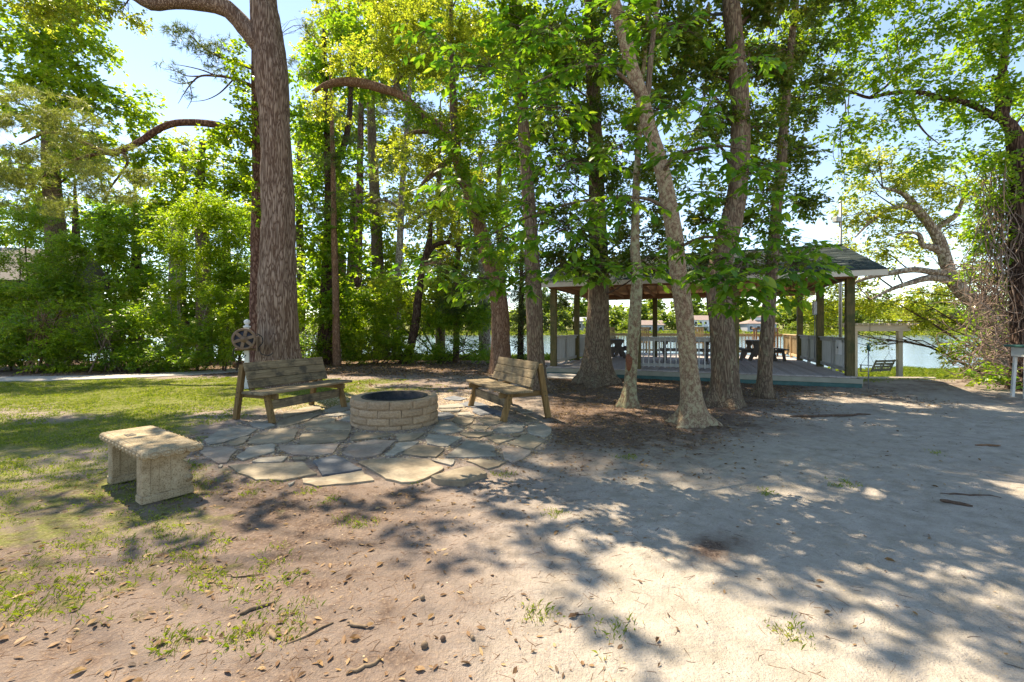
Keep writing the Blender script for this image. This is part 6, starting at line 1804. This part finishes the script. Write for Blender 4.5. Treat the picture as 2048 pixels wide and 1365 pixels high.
def scraps(name, X, Y, L, mat, label, curl=.12, asp=.5, lift=.006, cat='leaf litter', kind='stuff'):
    n = len(X); a = rng.uniform(0, 6.28, n); L = np.asarray(L)
    Z = G(X, Y) + lift
    N_ = unit(np.stack([rng.normal(size=n) * .3, rng.normal(size=n) * .3, np.ones(n)], -1))
    d = np.stack([np.cos(a), np.sin(a), np.zeros(n)], -1); d = unit(d - N_ * (d * N_).sum(1, keepdims=True)); s = np.cross(N_, d)
    P = np.stack([X, Y, Z], -1); Lc = L[:, None]; cv = (rng.uniform(0, curl, n) * L)[:, None]
    wd = (asp * rng.uniform(.7, 1.2, n))[:, None] * Lc / 2
    V = np.stack([P - d * Lc / 2, P - d * Lc * .12 + s * wd + N_ * cv, P + d * Lc * .25 + s * wd * .7 + N_ * cv, P + d * Lc / 2, P + d * Lc * .25 - s * wd * .7 + N_ * cv, P - d * Lc * .12 - s * wd + N_ * cv], 1)
    f = np.array([(0, 1, 2), (0, 2, 3), (0, 3, 4), (0, 4, 5)])
    Fc = f[None] + (np.arange(n) * 6)[:, None, None]
    o = np_mesh(name, V.reshape(-1, 3), Fc.reshape(-1, 3), mat, rnd=np.repeat(rng.random(n), 4))
    return tag(o, label, cat, kind=kind)
def sample(N, x0, x1, y0, y1, f):
    X = rng.uniform(x0, x1, N); Y = rng.uniform(y0, y1, N); ok = rng.random(N) < f(X, Y)
    return X[ok], Y[ok]
def cl(x): return np.clip(x, 0, 1)
X, Y = sample(60000, -1, 9, 4.2, 14, lambda x, y: cl(litter_mask(x, y) * 1.3 - .2 + (fbm(x * 1.5, y * 1.5, seed=61) - .5) * 1.2) * .55)
scraps('leaf_litter', X, Y, rng.uniform(.015, .055, len(X)), M['dry'], 'brown leaf litter under the trees before pavilion', .2)
X, Y = sample(40000, -16, 1.5, 10.5, 21, lambda x, y: cl(litter_mask(x, y) * 1.2 - .1) * .45)
scraps('leaf_litter', X, Y, rng.uniform(.04, .10, len(X)), M['dry'], 'brown leaf litter along the woodland edge behind', .25)
X, Y = sample(32000, -4.5, 1.2, 1.5, 6.5, lambda x, y: cl(.10 + (1 - sstep(-.2, 1.0, x)) * .4 + (fbm(x * 1.4, y * 1.4, seed=62) - .5) * 1.8) * .26)
scraps('leaf_litter', X, Y, .010 + .045 * rng.random(len(X)) ** 1.6, M['dry'], 'small brown leaf scraps on the left foreground sand', .14, .4)
X, Y = sample(9000, 0, 9, 1.5, 11, lambda x, y: .10 + 0 * x)
scraps('leaf_litter', X, Y, rng.uniform(.008, .035, len(X)), M['dry'], 'sparse leaf scraps on the open sand at right', .14, .45)
X, Y = sample(9000, -4.2, .6, 5.2, 10.5, lambda x, y: .12 + 0 * x)
# needles and thin twigs on the sand
def twigs(N, x0, x1, y0, y1, f, lmin, lmax, r, label, mat):
    X, Y = sample(N, x0, x1, y0, y1, f); vs, fs = [], []; off = 0
    n = len(X); a = rng.uniform(0, 6.28, n); L = rng.uniform(lmin, lmax, n)
    k = 3; t = np.linspace(-.5, .5, k)
    bend = rng.normal(size=n) * .25
    px_ = X[:, None] + np.cos(a)[:, None] * L[:, None] * t + -np.sin(a)[:, None] * (L * bend)[:, None] * (t ** 2 - .1)
    py_ = Y[:, None] + np.sin(a)[:, None] * L[:, None] * t + np.cos(a)[:, None] * (L * bend)[:, None] * (t ** 2 - .1)
    pz_ = G(px_, py_) + r * .8
    rr = (r * rng.uniform(.5, 1.3, n))[:, None]
    sx, sy = -np.sin(a)[:, None] * rr, np.cos(a)[:, None] * rr
    Vt = np.stack([np.stack([px_ - sx, py_ - sy, pz_ - rr * .5], -1), np.stack([px_ + sx, py_ + sy, pz_ - rr * .5], -1), np.stack([px_, py_, pz_ + rr], -1)], 2)  # n,k,3,3
    V = Vt.reshape(-1, 3)
    F_ = []
    for i in range(k - 1):
        for j in range(3):
            jj = (j + 1) % 3; F_.append((i * 3 + j, i * 3 + jj, (i + 1) * 3 + jj, (i + 1) * 3 + j))
    Fc = np.array(F_)[None] + (np.arange(n) * k * 3)[:, None, None]
    o = np_mesh('twigs', V, Fc.reshape(-1, 4), mat, smooth=True)
    return tag(o, label, 'twigs', kind='stuff')
M['straw'] = m_basic('pine_straw', (.10, .05, .028), (.26, .15, .085), 12, .85)
twigs(20000, -4.5, 1.8, 1.45, 6.5, lambda x, y: cl(.2 + .5 * (1 - sstep(-1, 1.2, x)) + (fbm(x * 1.6, y * 1.6, seed=71) - .5) * 1.6) * .42, .02, .085, .0011, 'pine straw and thin twigs on the left sand', M['straw'])
twigs(9000, 0, 9, 1.5, 11, lambda x, y: .12 + .1 * (litter_mask(x, y) > .2), .015, .07, .0014, 'scattered thin twigs on the open sand', M['twig'])
X, Y = sample(9000, -4, 6, 1.5, 8, lambda x, y: .16 + 0 * x)
o = pebble_mesh('sand_grit', np.stack([X, Y, G(X, Y) + .001], -1), rng.uniform(.002, .0065, len(X)), M['pebble'])
tag(o, 'fine pale grit scattered over the sand', 'grit', kind='stuff')

# pieces one can point to: sticks, nuts, curled leaves
def stick(label, u, v, ln, r, ang, name='fallen_stick', cat='stick', mat='twig', kink=.1):
    p = PG(u, v); p[2] = float(G(p[0], p[1]))
    t = np.linspace(-.5, .5, 9); off = kink * ln * (vnoise(t * 5 + u, t * 0, seed=int(v)) - .5)
    pts = np.stack([t * ln, off, np.full(9, r * .8)], -1)
    rad = r * np.array((.5, .95, 1.05, 1, .95, 1, .85, .8, .45)) * (1 + .25 * (vnoise(t * 9 + v, t * 0, seed=int(u)) - .5))
    mb = MB(); mb.tube(pts, rad, 7); o = mb.build(name, M[mat], None)
    o.location = tuple(p); o.rotation_euler = (0, 0, math.radians(ang)); tag(o, label, cat)
    return o
M['dead'] = m_basic('dead_wood', (.10, .065, .04), (.26, .19, .125), 25, .9, bump=.6)
stick('straight bare grey stick lying in the foreground left of centre', 615, 1270, .26, .008, 48, mat='dead')
stick('thick mossy broken stick with grass beside it in foreground', 515, 1215, .17, .011, 42, mat='dead', kink=.15)
stick('short stout rotten stick chunk lying in left foreground', 545, 1275, .09, .013, -50, mat='dead')
stick('curved brown bark strip lying in front at centre left', 715, 1253, .12, .008, -8, mat='dead', kink=.3)
stick('thin pale twig lying across the sand at left middle', 490, 1150, .22, .005, 12, mat='dead', kink=.25)
stick('short brown knobbly stick at the bottom edge, centre left', 730, 1335, .16, .008, 38, mat='dead', kink=.2)
stick('reddish brown stick lying far on the right sand', 1975, 893, .30, .013, -3, mat='straw')
stick('long thin dark twig on right sand', 1940, 993, .45, .008, -14, mat='twig', kink=.2)
stick('short dark stick with flat end on right sand', 1912, 1010, .20, .014, -42, mat='twig')
stick('long bare root lying along the ground beside right trunks', 1660, 833, 1.5, .022, 4, name='tree_root', cat='root', mat='twig', kink=.15)
def nut(label, u, v, r, mat):
    p = PG(u, v); p[2] = float(G(p[0], p[1])) + r * .7
    mb = MB(); mb.lathe([(r * .2, -r), (r * .75, -r * .7), (r, -r * .1), (r * .92, r * .4), (r * .55, r * .85), (r * .12, r * 1.02)], 10)
    o = mb.build('hickory_nut', M[mat], None); o.location = tuple(p); tag(o, label, 'nut')
nut('large round tan nut on the sand at bottom centre', 849, 1297, .018, 'dead')
nut('dark brown nut right beside the large tan nut', 886, 1284, .014, 'twig')
nut('small pinkish nut on sunlit sand above the tan nut', 845, 1201, .014, 'dead')
nut('small grey nut on sand right of the dark nut', 945, 1281, .011, 'dead')
LP_ = [(1145, 1238, .05, 5.0), (862, 1237, .05, .8), (296, 1238, .05, .3), (185, 1250, .05, 1.0), (260, 1180, .04, .2), (330, 1000, .05, .7), (305, 1225, .04, 2.4), (405, 1283, .05, .1), (320, 1290, .06, .5), (108, 1290, .05, .8), (275, 1365, .05, 0), (150, 1225, .035, 1.0), (610, 1145, .05, .3), (740, 1255, .045, .5), (840, 1345, .05, 0), (1165, 1330, .03, 1.2), (1640, 1165, .05, 2.5), (1780, 1122, .06, 2.0), (1655, 1230, .045, .2), (1830, 1225, .04, 1.1), (1710, 1255, .03, .3), (525, 1160, .04, .2), (800, 990, .05, .4), (420, 1190, .05, .9), (60, 1190, .05, .2), (1280, 1165, .04, 1.5), (1315, 1285, .04, .7), (700, 1130, .035, 1.3), (560, 1245, .05, .1), (640, 1330, .05, 1.9)]
rr_ = random.Random(9)
for k in range(44):
    LP_.append((rr_.uniform(-20, 1000), rr_.uniform(985, 1365), rr_.uniform(.028, .06), rr_.uniform(0, 5)))
for k, (u, v, L, a) in enumerate(LP_):
    p = PG(u, v); z = float(G(p[0], p[1])) + .006
    mb = MB(); cv = random.uniform(.08, .3) * L; wd = L * random.uniform(.18, .3)
    vs = [(-L / 2, 0, 0), (-L * .15, 0, 0), (L * .2, 0, 0), (L / 2, 0, cv * .4), (-L * .15, wd, cv), (L * .2, wd * .8, cv), (-L * .15, -wd, cv * .8), (L * .2, -wd * .8, cv)]
    mb.add(vs, [(0, 1, 4), (1, 2, 5, 4), (2, 3, 5), (1, 0, 6), (2, 1, 6, 7), (3, 2, 7)])
    o = mb.build('fallen_leaf', M['dry'], None)
    at = o.data.attributes.new('rnd', 'FLOAT', 'FACE'); at.data.foreach_set('value', np.full(6, random.uniform(.35, 1.0), np.float32))
    o.location = (p[0], p[1], z); o.rotation_euler = (0, 0, a * 1.3)
    tag(o, 'dry brown fallen leaf lying on the bare sand', 'leaf', 'fallen leaves on the foreground sand')
